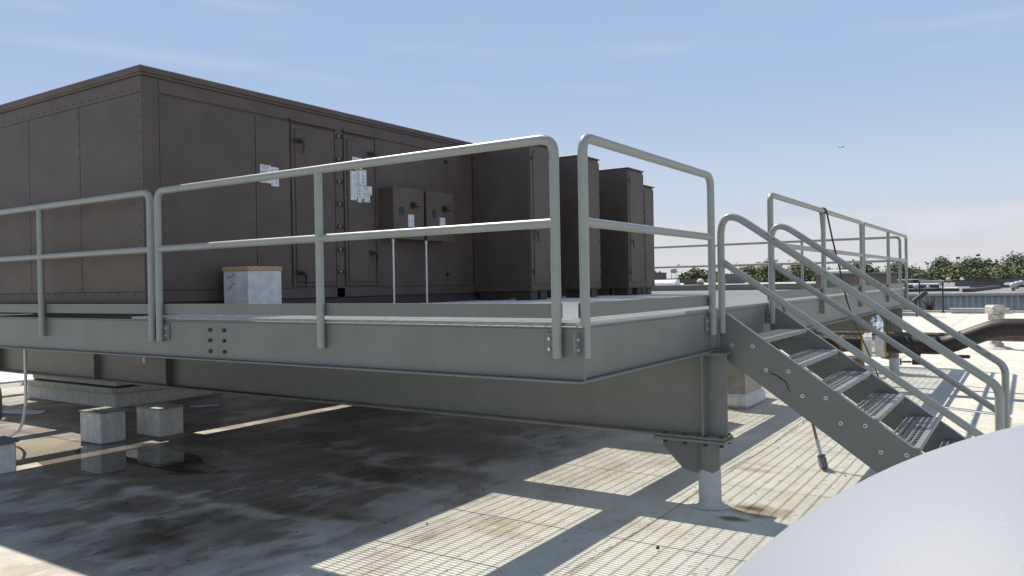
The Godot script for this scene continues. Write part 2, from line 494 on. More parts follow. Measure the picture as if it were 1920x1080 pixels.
func setting():
	# one 6 m tile of weathered membrane, and a 24 m map of the part by the platform in which that tile repeats under stains, laps and damp
	var T := 400
	var N := 1600
	var f1 := FastNoiseLite.new()
	f1.seed = 1; f1.frequency = 0.011; f1.fractal_octaves = 5
	var f2 := FastNoiseLite.new()
	f2.seed = 2; f2.frequency = 0.06; f2.fractal_octaves = 3
	var a1 := f1.get_seamless_image(T, T).get_data()
	var a2 := f2.get_seamless_image(T, T).get_data()
	rng.seed = 12
	var tile := PackedFloat32Array()
	tile.resize(T * T)
	var timg := Image.create(T, T, false, Image.FORMAT_RGB8)
	var base := V(0.80, 0.797, 0.757) * 255.0
	for y in T:
		for x in T:
			var i := y * T + x
			var q := 0.90 + 0.10 * a1[i] / 255.0 + 0.05 * (a2[i] / 255.0 - 0.5) + rng.randf() * 0.025
			var sx := fposmod(x + 1.5 * sin(y * 0.03), 200.0)          # welded laps of the sheets every 3 m
			if sx < 1.4: q *= 0.68
			elif sx < 5.0: q *= 0.96
			tile[i] = q
			timg.set_pixel(x, y, Color8(int(minf(base.x * q, 255)), int(minf(base.y * q, 255)), int(minf(base.z * q, 255))))
	var m_tile := StandardMaterial3D.new()
	m_tile.albedo_texture = ImageTexture.create_from_image(timg)
	m_tile.roughness = 0.62
	M["roof_tile"] = m_tile
	# near map
	var noisy = func(seed_: int, freq: float, oct: int, sx: int, sy: int) -> PackedByteArray:     # noise drawn out along one way
		var q := FastNoiseLite.new()
		q.seed = seed_; q.frequency = freq; q.fractal_octaves = oct
		var g := q.get_image(N / sx, N / sy, false, false, false)
		g.resize(N, N, Image.INTERPOLATE_CUBIC)
		return g.get_data()
	var n1: PackedByteArray = noisy.call(41, 0.012, 6, 1, 2)
	var n2: PackedByteArray = noisy.call(42, 0.022, 5, 1, 1)
	var n3: PackedByteArray = noisy.call(43, 0.18, 2, 1, 1)
	var n4: PackedByteArray = noisy.call(44, 0.035, 5, 1, 4)
	var n5: PackedByteArray = noisy.call(45, 0.09, 3, 1, 3)
	var stain := []
	for k in 5:
		var s := PackedFloat32Array()
		s.resize(N * N)
		stain.append(s)
	var px := N / MAP_L
	for s in STAINS:
		var cx: float = (s[0] - MAP_X) * px
		var cz: float = (s[1] - MAP_Z) * px
		var rx: float = s[2] * px
		var rz: float = s[3] * px
		var arr: PackedFloat32Array = stain[s[5]]
		for y in range(maxi(0, int(cz - rz * 2.2)), mini(N, int(cz + rz * 2.2))):
			for x in range(maxi(0, int(cx - rx * 2.2)), mini(N, int(cx + rx * 2.2))):
				var i := y * N + x
				var q := pow((x - cx) / rx, 2) + pow((y - cz) / rz, 2)
				q += (n2[i] / 255.0 - 0.5) * 3.2 + (n4[i] / 255.0 - 0.5) * 2.6 + (n5[i] / 255.0 - 0.5) * 0.9
				if q < 1.6:
					arr[i] = maxf(arr[i], s[4] * (1.0 - smoothstep(-0.6, 1.6, q)))
		stain[s[5]] = arr
	var img := PackedByteArray()
	img.resize(N * N * 3)
	var ro := PackedByteArray()
	ro.resize(N * N)
	for y in N:
		var z := MAP_Z + (y + 0.5) / px
		for x in N:
			var i := y * N + x
			var wx := MAP_X + (x + 0.5) / px
			var q := tile[(y % T) * T + x % T]
			var v1 := n1[i] / 255.0
			var v2 := n2[i] / 255.0
			var v4 := n4[i] / 255.0
			var v5 := n5[i] / 255.0
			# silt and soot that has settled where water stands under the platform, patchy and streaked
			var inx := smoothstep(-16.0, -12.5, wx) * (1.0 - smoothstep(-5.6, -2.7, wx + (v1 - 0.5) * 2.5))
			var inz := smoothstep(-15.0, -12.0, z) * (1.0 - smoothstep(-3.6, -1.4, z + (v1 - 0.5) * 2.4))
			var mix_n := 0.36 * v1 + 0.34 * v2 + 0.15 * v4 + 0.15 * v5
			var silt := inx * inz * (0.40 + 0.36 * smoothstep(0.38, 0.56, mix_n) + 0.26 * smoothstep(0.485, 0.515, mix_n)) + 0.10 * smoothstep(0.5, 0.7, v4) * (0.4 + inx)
			var film := smoothstep(0.52, 0.75, v1) * 0.16 + smoothstep(0.55, 0.72, v2) * 0.12 + smoothstep(0.56, 0.75, v4) * 0.08
			var c := base * q
			c = lerp8(c, V(182, 172, 152) * q, clampf(film, 0, 1))
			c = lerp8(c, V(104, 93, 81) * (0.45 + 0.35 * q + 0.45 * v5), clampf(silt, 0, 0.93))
			var s0: float = stain[0][i]
			var s1: float = stain[1][i]
			var s2: float = stain[2][i]
			var s3: float = stain[3][i]
			var s4: float = stain[4][i]
			if s3 > 0: c = lerp8(c, V(190, 184, 170) * q, s3)
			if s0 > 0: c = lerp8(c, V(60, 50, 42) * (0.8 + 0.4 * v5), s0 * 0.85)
			if s2 > 0: c = lerp8(c, V(140, 126, 98), s2)
			if s4 > 0: c = lerp8(c, V(134, 112, 62) * (0.7 + 0.6 * v2), s4)
			if s1 > 0: c = lerp8(c, V(74, 58, 22), s1)
			if n3[i] > 205 and v4 > 0.45: c *= 0.74                        # grit
			img[i * 3] = int(clampf(c.x, 0, 255))
			img[i * 3 + 1] = int(clampf(c.y, 0, 255))
			img[i * 3 + 2] = int(clampf(c.z, 0, 255))
			ro[i] = int(255 * clampf(0.64 - 0.36 * s0 - 0.16 * silt + 0.1 * (v5 - 0.5), 0.14, 1.0))
	var m_near := StandardMaterial3D.new()
	m_near.albedo_texture = ImageTexture.create_from_image(Image.create_from_data(N, N, false, Image.FORMAT_RGB8, img))
	m_near.roughness_texture = ImageTexture.create_from_image(Image.create_from_data(N, N, false, Image.FORMAT_L8, ro))
	m_near.roughness = 1.0
	m_near.texture_repeat = false
	var mb := MB.new()
	var x1 := MAP_X + MAP_L
	var z1 := MAP_Z + MAP_L
	mb.quad(V(MAP_X, 0, z1), V(x1, 0, z1), V(x1, 0, MAP_Z), V(MAP_X, 0, MAP_Z))
	structure("roof_membrane", mb, m_near)
	mb = MB.new()
	var RX0 := -70.0
	var RX1 := 46.0
	var RZ0 := -45.0
	var RZ1 := 16.0
	for r in [[RX0, MAP_X, RZ0, RZ1], [x1, RX1, RZ0, RZ1], [MAP_X, x1, RZ0, MAP_Z], [MAP_X, x1, z1, RZ1]]:
		var s := mb.v.size()
		mb.quad(V(r[0], 0, r[3]), V(r[1], 0, r[3]), V(r[1], 0, r[2]), V(r[0], 0, r[2]))
		for k in 4:
			mb.uv[s + k] = Vector2((mb.v[s + k].x - MAP_X) / 6.0, (mb.v[s + k].z - MAP_Z) / 6.0)
	structure("roof_sheet", mb, m_tile)
	# the building under the roof, its pale coping at the far edge, and the ground around it
	mb = MB.new()
	mb.box(V(RX0, -6.5, RZ0), V(RX1, -0.02, RZ1))
	structure("building_below", mb, M["clad"])
	mb = MB.new()
	mb.cbox(V(RX0, -0.3, RZ0 - 0.25), V(RX1, 0.10, RZ0), 0.02)
	structure("roof_coping", mb, M["vent_white"])
	mb = MB.new()
	mb.quad(V(-4000, -6.5, 400), V(4000, -6.5, 400), V(4000, -6.5, -5000), V(-4000, -6.5, -5000))
	structure("ground", mb, M["grass"])
	# standing water in front of the two white blocks
	var outl := PackedVector2Array()
	rng.seed = 77
	for k in 40:
		var a := TAU * k / 40.0
		var r := 1.0 + 0.16 * sin(a * 3.0 + 1.0) + 0.10 * sin(a * 7.0) + rng.randf_range(-0.05, 0.05)
		outl.append(Vector2(-8.05 + 1.15 * r * cos(a) , 4.72 + 0.62 * r * sin(a)))
	mb = MB.new()
	var t := Geometry2D.triangulate_polygon(outl)
	for k in range(0, t.size(), 3):
		var pa := outl[t[k]]
		var pb := outl[t[k + 1]]
		var pc := outl[t[k + 2]]
		if (pb - pa).cross(pc - pa) < 0:
			var q := pb
			pb = pc
			pc = q
		mb.tri(V(pa.x, 0.004, -pa.y), V(pb.x, 0.004, -pb.y), V(pc.x, 0.004, -pc.y))
	structure("puddle", mb, M["water"])

func far_buildings():
	# right: long low building with a ribbed metal front
	var b := thing("low_building", "long low building with ribbed grey metal wall beyond the white roof edge", "building", V(20, -6.5, -71))
	part("wall", BX(V(-30, -6.5, -215), V(70, 0.40, -71)), M["clad"], b)
	part("roof", BX(V(-30.2, 0.404, -215.2), V(70.2, 0.47, -70.85)), M["roof_far"], b)
	var ribs := MB.new()
	var x := -24.0
	while x < 30.0:
		ribs.box(V(x, -6.4, -70.999), V(x + 0.17, 0.398, -70.88))
		x += 0.42
	part("wall_rib", ribs, M["clad"], b).set_meta("kind", "stuff")
	part("gutter", BX(V(-30.2, 0.28, -70.86), V(70.2, 0.45, -70.72)), M["base_white"], b)
	for r in [[-9.1, -79.1, -6.9, -83.4], [-4.5, -76.6, -2.9, -98.0], [-4.9, -100.0, 4.0, -112.0]]:   # dark expansion curbs on that roof
		var mb := MB.new()
		var d := V(r[2] - r[0], 0, r[3] - r[1])
		mb.box(V(-0.35, 0, 0), V(0.35, 0.28, -d.length()), Transform3D(Basis.looking_at(d, Vector3.UP), V(r[0], 0.474, r[1])))
		part("expansion_curb", mb, M["far_dark"], b)
	# things on that roof
	var sky_list := [
		["long white box skylight far left on the grey roof", -11.6, -105.0, 1.6, 0.6, 1.1], ["pale flat skylight behind the second dark post", -10.2, -108.4, 1.5, 0.55, 1.0],
		["low pale skylight with dark front near the ribbed wall", -6.1, -82.0, 1.1, 0.35, 1.2]]
	for s in sky_list:
		var o := thing("box_skylight", s[0], "skylight", V(s[1], 0.474, s[2]), "box skylights on the far grey roof")
		part("curb", BX(V(s[1] - s[3] * 0.6, 0.474, s[2] - s[5] * 0.5), V(s[1] + s[3] * 0.6, 0.474 + s[4] * 0.6, s[2] + s[5] * 0.5)), M["far_dark"], o)
		part("lid", CB(V(s[1] - s[3] * 0.63, 0.476 + s[4] * 0.6, s[2] - s[5] * 0.55), V(s[1] + s[3] * 0.63, 0.476 + s[4], s[2] + s[5] * 0.55), 0.1), M["far_white"], o)
	var vents := [["white round vent at the left end of the far grey roof", -9.6, -88.2, 0.32], ["small white round vent below the first tall tree", -14.1, -184.6, 0.55],
		["small white round vent below the tall tree with gaps", -12.3, -194.8, 0.55],
		["nearest of three white turbine vents in a row at the right edge", -1.25, -80.3, 0.36], ["middle of three white turbine vents in a row at the right edge", -1.13, -92.7, 0.37], ["farthest of three white turbine vents in a row at the right edge", -0.87, -104.6, 0.38],
		["white round vent between the two dark posts", -8.8, -91.1, 0.22], ["tiny white round vent far back near the bushes", -10.6, -170.0, 0.4]]
	for s in vents:
		var r: float = s[3] * 0.8
		var p := V(s[1], 0.474, s[2])
		var o := thing("turbine_vent", s[0], "vent", p, "round vents on the far grey roof")
		var mb := MB.new()
		mb.lathe([Vector2(r * 0.5, 0), Vector2(r * 0.5, r * 1.1)], 12, Transform3D(Basis(), p))
		part("stack", mb, M["far_grey"], o)
		mb = MB.new()
		var prof := []
		for k in 9:
			var a := -PI / 2 + PI * k / 8.0
			prof.append(Vector2(maxf(r * cos(a), 0.001), r * 1.7 + r * 0.9 * sin(a)))
		mb.lathe(prof, 14, Transform3D(Basis(), p))
		part("turbine", mb, M["base_white"], o)
	var units := [["dark grey rooftop unit right of the white boxes on the far roof", -7.5, -122.0, 1.0, 0.75, "far_grey"], ["wide dark rooftop unit in the middle of the far roof", -4.3, -107.9, 1.7, 0.5, "far_grey"],
		["dark penthouse with flat overhanging top at the right edge", -0.9, -151.0, 1.5, 1.0, "far_grey"], ["brown rooftop unit before the far bushes", -8.0, -178.0, 2.6, 0.8, "far_brown"], ["long low grey rooftop unit before the far bushes", -4.8, -188.0, 3.0, 0.7, "far_grey"],
		["brown low unit before the far trees on the left", -15.5, -150.0, 2.0, 0.8, "far_brown"], ["pale grey rooftop unit under the first tall tree", -13.0, -140.0, 1.6, 0.7, "base_white"]]
	for s in units:
		var o := thing("far_rooftop_unit", s[0], "rooftop unit", V(s[1], 0.474, s[2]), "rooftop units on the far grey roof")
		part("casing", BX(V(s[1] - s[3], 0.476, s[2] - 1.0), V(s[1] + s[3], 0.474 + s[4], s[2] + 1.0)), M[s[5]], o)
		part("top", BX(V(s[1] - s[3] - 0.15, 0.476 + s[4], s[2] - 1.15), V(s[1] + s[3] + 0.15, 0.56 + s[4], s[2] + 1.15)), M["far_dark" if s[3] != 1.6 else "far_white"], o)
	# middle: building with a brown parapet, a barrel skylight and units on it
	b = thing("brown_building", "building with brown parapet and pale roof seen between the guardrail posts", "building", V(-38, -6.5, -72))
	part("wall", BX(V(-62, -6.5, -170), V(-16.5, 1.30, -72)), M["far_brown"], b)
	part("roof", BX(V(-61.9, 1.304, -169.9), V(-16.6, 1.42, -72.3)), M["roof_pale"], b)
	part("parapet_cap", BX(V(-62.1, 1.304, -72.28), V(-16.4, 1.40, -71.9)), M["far_dark"], b)
	var o := thing("barrel_skylight", "white barrel vault skylight beside the last brown cabinet", "skylight", V(-30.2, 1.42, -74.5))
	for k in 2:
		var pts := PackedVector2Array()
		for j in 13:
			pts.append(Vector2(0.75 * cos(PI * j / 12.0), 0.55 * sin(PI * j / 12.0)))
		var mb := MB.new()
		mb.prism(pts, 1.28, Transform3D(Basis(V(0, 0, -1), V(0, 1, 0), V(1, 0, 0)), V(-31.9 + k * 1.31, 1.424, -74.5)))
		part("vault", mb, M["far_white"], o)
	o = thing("mushroom_vent", "pale mushroom vent on the brown building roof", "vent", V(-27.2, 1.42, -75.2))
	var mb2 := MB.new()
	mb2.lathe([Vector2(0.3, 0), Vector2(0.3, 0.3)], 14, Transform3D(Basis(), V(-27.2, 1.424, -75.2)))
	part("stack", mb2, M["far_grey"], o)
	mb2 = MB.new()
	mb2.lathe([Vector2(0.35, 0.26), Vector2(0.36, 0.36), Vector2(0.26, 0.5), Vector2(0.1, 0.6), Vector2(0.001, 0.62)], 14, Transform3D(Basis(), V(-27.2, 1.424, -75.2)))
	part("hood", mb2, M["base_white"], o)
	for s in [["grey boxy rooftop unit behind the first stair post", -29.4, -88.4, -27.3, -90.0, 1.06, "far_grey"], ["tall brown rooftop unit just right of the last cabinet", -33.2, -76.5, -31.9, -78.0, 1.25, "far_brown"],
			["low white box next to the tall brown rooftop unit", -31.5, -77.5, -30.6, -78.4, 0.62, "base_white"], ["small brown box right of the low white box", -30.4, -79.0, -29.0, -80.4, 0.6, "far_brown"]]:
		o = thing("roof_box_unit", s[0], "rooftop unit", V((s[1] + s[3]) / 2, 1.42, (s[2] + s[4]) / 2), "units on the brown building")
		part("casing", BX(V(s[1], 1.424, s[4]), V(s[3], 1.42 + s[5], s[2])), M[s[6]], o)
		part("rim", BX(V(s[1] - 0.06, 1.422 + s[5], s[4] - 0.06), V(s[3] + 0.06, 1.48 + s[5], s[2] + 0.06)), M["far_dark"], o)
	# the long brown unit at the back of this roof
	o = thing("long_rooftop_unit", "long brown rooftop unit seen through the far guardrail", "rooftop unit", V(-7.2, 0, -43.0))
	part("casing", BX(V(-9.0, 0.35, -44.6), V(-5.7, 2.0, -41.4)), M["far_brown"], o)
	part("base", BX(V(-8.9, 0, -44.5), V(-5.8, 0.348, -41.5)), M["far_dark"], o)
	part("top", BX(V(-9.1, 2.002, -44.7), V(-5.6, 2.06, -41.3)), M["far_grey"], o)
	for k in 3:
		part("panel", BX(V(-8.9 + k * 1.08, 0.45, -41.398), V(-7.95 + k * 1.08, 1.92, -41.375)), M["far_brown"], o)
	for k in 2:
		part("panel", BX(V(-5.698, 0.45, -44.4 + k * 1.5), V(-5.675, 1.92, -43.05 + k * 1.5)), M["far_brown"], o)
	o = thing("white_hood_unit", "white hooded unit just above the long brown unit", "rooftop unit", V(-11.5, 0, -60))
	# stands on the ground of the roof beyond, on a tower frame
	part("frame", BX(V(-12.4, -6.5, -60.6), V(-10.7, 2.1, -59.4)), M["far_dark"], o)
	part("hood", CB(V(-12.5, 2.102, -60.7), V(-10.5, 2.42, -59.3), 0.1), M["far_white"], o)
	# water tower far behind the trees
	o = thing("water_tower", "pale water tower on legs far beyond the trees", "water tower", V(-264.7, -6.5, -663.9))
	mb2 = MB.new()
	var wp := V(-264.7, 0, -663.9)
	mb2.lathe([Vector2(0.3, 9.2), Vector2(2.6, 9.6), Vector2(3.0, 10.2), Vector2(3.0, 12.6), Vector2(2.0, 13.3), Vector2(0.01, 13.8)], 16, Transform3D(Basis(), wp))
	part("tank", mb2, M["base_white"], o)
	for k in 4:
		var a := TAU * k / 4 + 0.4
		part("leg", TB([wp + V(3.4 * cos(a), -6.5, 3.4 * sin(a)), wp + V(2.4 * cos(a), 10.0, 2.4 * sin(a))], 0.18, 6), M["far_grey"], o)

func crown(seed_: int, w: float, h: float, y0: float, lumps: int, per: int, leaf: float, cols: Array, gap := 0.0) -> MB:
	rng.seed = seed_
	var mb := MB.new()
	for l in lumps:
		var a := rng.randf() * TAU
		var u := rng.randf_range(0.06, 1.0)
		var prof := sin(PI * clampf(0.16 + 0.80 * u, 0, 1))
		var rr := w * 0.5 * prof * sqrt(rng.randf()) * 0.92
		var c := V(rr * cos(a), y0 + h * u * 0.92, rr * sin(a))
		var R := w * rng.randf_range(0.10, 0.19) * (1.0 - gap * 0.45)
		var tone: Color = cols[rng.randi() % cols.size()]
		tone = tone * rng.randf_range(0.75, 1.25)
		for k in per:
			var d := V(rng.randfn(), rng.randfn() * 0.75, rng.randfn()) * 0.62
			var p := c + d * R
			var nn := (d + V(rng.randfn(), rng.randfn() + 0.6, rng.randfn()) * 0.6).normalized()
			var t := nn.cross(V(rng.randfn(), rng.randfn(), rng.randfn())).normalized()
			var b := nn.cross(t)
			var s := leaf * rng.randf_range(0.55, 1.3)
			mb.quad(p - t * s - b * s * 0.6, p + t * s * 0.2 - b * s * 0.75, p + t * s + b * s * 0.5, p - t * s * 0.3 + b * s * 0.8, nn)
			var q := tone * rng.randf_range(0.8, 1.2)
			mb.paint(Color(q.r, q.g, q.b))
	return mb
func make_tree(called: String, label: String, seed_: int, w: float, h: float, cols: Array, lumps := 60, per := 26, leaf := 0.32, gap := 0.0) -> Node3D:
	var o := thing(called, label, "tree", Vector3.ZERO, "trees beyond the roofs")
	var mb := MB.new()
	var th := h * 0.30
	mb.tube([V(0, 0, 0), V(0.1, th * 0.5, 0), V(0.05, th, 0.1), V(0.1, h * 0.6, 0.0)], [h * 0.028, h * 0.022, h * 0.018, h * 0.006], 8)
	rng.seed = seed_ + 500
	for k in 6:
		var a := TAU * k / 6.0 + rng.randf()
		var y := th * rng.randf_range(0.8, 1.3)
		mb.tube([V(0.05, y, 0.05), V(cos(a) * w * 0.14, y + h * 0.13, sin(a) * w * 0.14), V(cos(a) * w * 0.3, y + h * rng.randf_range(0.25, 0.4), sin(a) * w * 0.3)], [h * 0.012, h * 0.008, h * 0.003], 6)
	part("trunk", mb, M["trunk"], o)
	part("crown", crown(seed_, w, h * 0.78, h * 0.22, lumps, per, leaf, cols, gap), M["leaf"], o)
	return o

func trees():
	var deep := [Color(0.115, 0.145, 0.085), Color(0.13, 0.16, 0.09), Color(0.095, 0.122, 0.075)]
	var olive := [Color(0.125, 0.140, 0.06), Color(0.145, 0.155, 0.065), Color(0.11, 0.125, 0.055)]
	var yellow := [Color(0.16, 0.16, 0.035), Color(0.12, 0.135, 0.03), Color(0.19, 0.18, 0.05)]
	# the three tall trees at the right
	var a := make_tree("tall_tree", "tall dense tree, leftmost of three tall ones at right", 101, 8.5, 13.0, deep, 120, 80, 0.27)
	a.position = V(-18.4, -6.5, -222)
	a = make_tree("tall_tree", "tall open tree with sky gaps, middle of three tall ones", 102, 12.0, 13.2, deep, 95, 64, 0.26, 0.7)
	a.position = V(-12.3, -6.5, -226)
	a = make_tree("tall_tree", "tall broad tree cut by the right edge of the view", 103, 12.5, 13.0, deep, 150, 80, 0.27)
	a.position = V(-2.6, -6.5, -224)
	# olive bushy trees in front of them
	var bush := make_tree("bushy_tree", "olive bushy tree behind the far guardrail corner", 104, 10.0, 9.9, olive, 120, 76, 0.27)
	bush.position = V(-24.5, -6.5, -217)
	var lab := ["olive bushy tree under the leftmost tall tree", "olive bushy tree between the first two tall trees", "olive bushy tree under the open tall tree", "olive bushy tree left of the broad tall tree", "olive bushy tree under the broad tall tree", "olive bushy tree past the right edge of the tall trees"]
	var k := 0
	for p in [[-19.6, -218.5, 1.0, 1.0], [-14.8, -217.5, 1.06, 2.1], [-10.2, -218, 0.97, 3.3], [-5.9, -217.6, 1.02, 4.0], [-1.0, -218.2, 1.05, 5.1], [4.8, -218.0, 1.0, 0.4]]:
		var c := copy(bush, lab[k], V(p[0], -6.5, p[1]), p[3], p[2])
		k += 1
	var dark := make_tree("dark_tree", "dark green tree just left of the far guardrail corner posts", 105, 9.0, 11.6, deep, 110, 76, 0.27)
	dark.position = V(-25.5, -6.5, -200)
	copy(dark, "dark green tree right of the far guardrail corner posts", V(-20.6, -6.5, -196), 1.3, 0.78)
	# the nearer trees behind the stair
	var near := make_tree("leafy_tree", "broad leafy green tree behind the top of the stair", 106, 7.5, 10.9, olive, 130, 80, 0.20)
	near.position = V(-33.5, -6.5, -123)
	copy(near, "leafy green tree left of the stair post, partly hidden", V(-37.2, -6.5, -124.5), 2.0, 0.93)
	copy(near, "leafy green tree between the two stair handrails", V(-29.6, -6.5, -126.5), 4.1, 0.98)
	copy(near, "leafy green tree left of the yellowish tree", V(-26.6, -6.5, -131.0), 5.2, 0.88)
	var yel := make_tree("yellow_tree", "yellowish green small tree behind the rail post with rope", 107, 4.0, 9.8, yellow, 70, 60, 0.19)
	yel.position = V(-25.6, -6.5, -122)
	# the low line of woods in the middle
	# the low far woods in the middle read as one mass
	var cm := crown(108, 14.0, 8.8, 2.4, 90, 34, 0.55, olive).mesh()
	var mm := MultiMesh.new()
	mm.transform_format = MultiMesh.TRANSFORM_3D
	mm.mesh = cm
	mm.instance_count = 26
	rng.seed = 55
	for i in 26:
		var s := rng.randf_range(0.82, 1.1)
		mm.set_instance_transform(i, Transform3D(Basis(Vector3.UP, rng.randf() * TAU).scaled(V(s, s, s)), V(-122 + i * 4.6 + rng.randf_range(-1.5, 1.5), -6.5, -264 + rng.randf_range(-14, 14))))
	var woods := MultiMeshInstance3D.new()
	woods.name = "far_woods"
	woods.multimesh = mm
	woods.material_override = M["leaf"]
	add_child(woods)
	tag(woods, "low line of far green woods seen past the last brown cabinet", "woods")
	woods.set_meta("kind", "stuff")

# ---------------------------------------------------------------- the platform
const CH_B := 1.23       # underside and top of the edge channels
const CH_T := 1.5515
const DECK := 1.574
const FRONT := -3.953    # outer faces of the edge channels
const RIGHT := -2.16
const LEFT := -18.2
const BACK := -18.0
var plat: Node3D

func hexbolt(at: Vector3, dir: Vector3, r: float, h: float) -> MB:
	return TB([at, at + dir * h], r, 6)
func grate_mesh(w: float, l: float) -> ArrayMesh:       # bearing bars along x, cross bars along z; origin at the low x, front z corner, top at y = 0
	var mb := MB.new()
	var k := int(round(l / 0.0362))
	for i in k + 1:
		var z := -clampf(i * l / k, 0.003, l - 0.006)
		mb.box(V(0, -0.020, z - 0.002), V(w, 0, z + 0.002))
	var x := 0.05
	while x < w:
		mb.box(V(x - 0.0025, -0.006, -l + 0.004), V(x + 0.0025, 0.001, -0.004))
		x += 0.1016
	return mb.mesh()
func channel(x0: float, x1: float, along_x: bool, outer: float, sgn: float) -> MB:   # edge channel; sgn points outwards
	var mb := MB.new()
	var f = func(a0, a1, b0, b1, y0, y1):
		if along_x: mb.cbox(V(a0, y0, minf(b0, b1)), V(a1, y1, maxf(b0, b1)), 0.003)
		else: mb.cbox(V(minf(b0, b1), y0, a0), V(maxf(b0, b1), y1, a1), 0.003)
	f.call(x0, x1, outer, outer - sgn * 0.011, CH_B + 0.0135, CH_T - 0.0125)
	f.call(x0, x1, outer + sgn * 0.045, outer - sgn * 0.012, CH_B, CH_B + 0.013)
	f.call(x0, x1, outer + sgn * 0.001, outer - sgn * 0.085, CH_T - 0.012, CH_T)
	return mb

func platform():
	plat = thing("steel_platform", "grey painted steel platform on columns carrying the brown rooftop unit", "platform", V(-8, 0, -11))
	var S: Material = M["steel"]
	part("edge_channel", channel(LEFT, -5.4125, true, FRONT, 1), S, plat)
	part("edge_channel", channel(-5.4095, RIGHT + 0.045, true, FRONT, 1), S, plat)
	part("edge_channel", channel(BACK, FRONT - 0.0135, false, RIGHT, 1), S, plat)
	part("edge_channel", channel(BACK, FRONT - 0.0135, false, LEFT, -1), S, plat)
	part("edge_channel", channel(LEFT, RIGHT, true, BACK, -1), S, plat)
	for bx in [-5.507, -5.332]:
		for by in [1.475, 1.392, 1.305]:
			part("splice_bolt", hexbolt(V(bx, by, FRONT - 0.002), V(0, 0, 1), 0.0165, 0.018), M["bolt_dark"], plat)
	# joists under the grating
	for jx in [-3.68, -6.75, -9.98, -11.45, -13.6, -15.9]:
		var mb := MB.new()
		mb.box(V(jx - 0.004, 1.262, BACK + 0.02), V(jx + 0.004, 1.534, FRONT - 0.09))
		mb.box(V(jx - 0.055, 1.25, BACK + 0.02), V(jx + 0.055, 1.2615, FRONT - 0.09))
		mb.box(V(jx - 0.055, 1.5345, BACK + 0.02), V(jx + 0.055, 1.5455, FRONT - 0.09))
		part("joist", mb, S, plat)
	# two deep beams carry the joists
	for bz in [-6.15, -16.4]:
		var x1 := -2.02
		var beam := part("main_beam", CB(V(LEFT + 0.05, 0.5605, bz - 0.006), V(x1, 1.2085, bz + 0.006), 0.002), S, plat)
		part("flange", CB(V(LEFT + 0.05, 0.54, bz - 0.115), V(x1 + 0.002, 0.56, bz + 0.115), 0.003), M["steel_edge"], beam)
		part("flange", CB(V(LEFT + 0.05, 1.209, bz - 0.115), V(x1 + 0.002, 1.2285, bz + 0.115), 0.003), S, beam)
		for sx in [-13.98, -11.09, -9.38, -2.19]:
			var mb := MB.new()
			mb.box(V(sx - 0.008, 0.561, bz + 0.0065), V(sx + 0.008, 1.2085, bz + 0.10))
			mb.box(V(sx - 0.008, 0.561, bz - 0.10), V(sx + 0.008, 1.2085, bz - 0.0065))
			part("stiffener", mb, S, beam)
		for cx in ([-2.17, -15.6] if bz > -10 else [-2.17, -8.9, -15.6]):
			var cz: float = bz + 0.01
			var mb := MB.new()
			mb.lathe([Vector2(0.0845, 0.30), Vector2(0.0845, 0.515)], 28, Transform3D(Basis(), V(cx, 0, cz)))
			mb.lathe([Vector2(0.0845, 0.24), Vector2(0.0845, 0.301)], 28, Transform3D(Basis(), V(cx, 0, cz)))
			var col := part("column", mb, S, plat)
			mb = MB.new()                                             # white coating over the foot, its top edge uneven, its foot flared onto the roof
			var prof := [Vector2(0.17, 0.004), Vector2(0.14, 0.010), Vector2(0.115, 0.014), Vector2(0.098, 0.022), Vector2(0.0905, 0.036), Vector2(0.089, 0.055), Vector2(0.0885, 0.2), Vector2(0.088, 0.285), Vector2(0.0845, 0.286)]
			mb.lathe(prof, 36, Transform3D(Basis(), V(cx, 0, cz)))
			rng.seed = 9
			for i in mb.v.size():
				if mb.v[i].y > 0.27:
					mb.v[i].y += 0.010 * sin(atan2(mb.v[i].z - cz, mb.v[i].x - cx) * 4.0 + 0.7) + 0.004 * sin(atan2(mb.v[i].z - cz, mb.v[i].x - cx) * 11.0)
			part("white_foot", mb, M["base_white"], col)
			part("cap_plate", CB(V(cx - 0.43, 0.516, cz - 0.13), V(cx + 0.165, 0.5385, cz + 0.13), 0.003), M["steel"], col)
			var sgn := 1.0
			mb = MB.new()
			mb.prism(PackedVector2Array([Vector2(cx - 0.39, 0.5155), Vector2(cx - 0.39, 0.44), Vector2(cx - 0.22, 0.27), Vector2(cx - 0.08, 0.245), Vector2(cx - 0.08, 0.5155)]), 0.012, Transform3D(Basis(), V(0, 0, cz - 0.006)))
			part("gusset", mb, S, col)
			for b in [[-0.34, 0.09], [-0.17, 0.09], [0.0, 0.09], [0.13, 0.09], [0.13, -0.09], [-0.34, -0.09]]:
				part("bolt", hexbolt(V(cx + b[0], 0.5605, cz + b[1]), V(0, 1, 0), 0.017, 0.014), M["bolt_dark"], col)
				part("bolt", hexbolt(V(cx + b[0], 0.5155, cz + b[1]), V(0, -1, 0), 0.017, 0.026), M["bolt_dark"], col)
	part("beam_clip", CB(V(-9.80, 0.845, -6.03), V(-9.73, 0.94, -5.99)), M["insul"], plat)
	# grating
	var z := FRONT + 0.004
	var first := true
	var meshes := {}
	while z > BACK + 0.1:
		var l := 0.742 if first else minf(0.902, z - BACK - 0.02)
		for r in [[-6.60, RIGHT - 0.006], [-12.70, -10.10], [-18.16, -12.712], [-10.09, -6.612]]:
			if r[0] == -10.09 and z > -13.6: continue
			var key := "%.3f %.3f" % [r[1] - r[0], l]
			if not meshes.has(key): meshes[key] = grate_mesh(r[1] - r[0], l)
			var g := MeshInstance3D.new()
			g.name = "grating_panel"
			g.mesh = meshes[key]
			g.material_override = M["galv"]
			plat.add_child(g, true)
			g.position = V(r[0], DECK, z) - plat.position
		z -= l + 0.003
		first = false
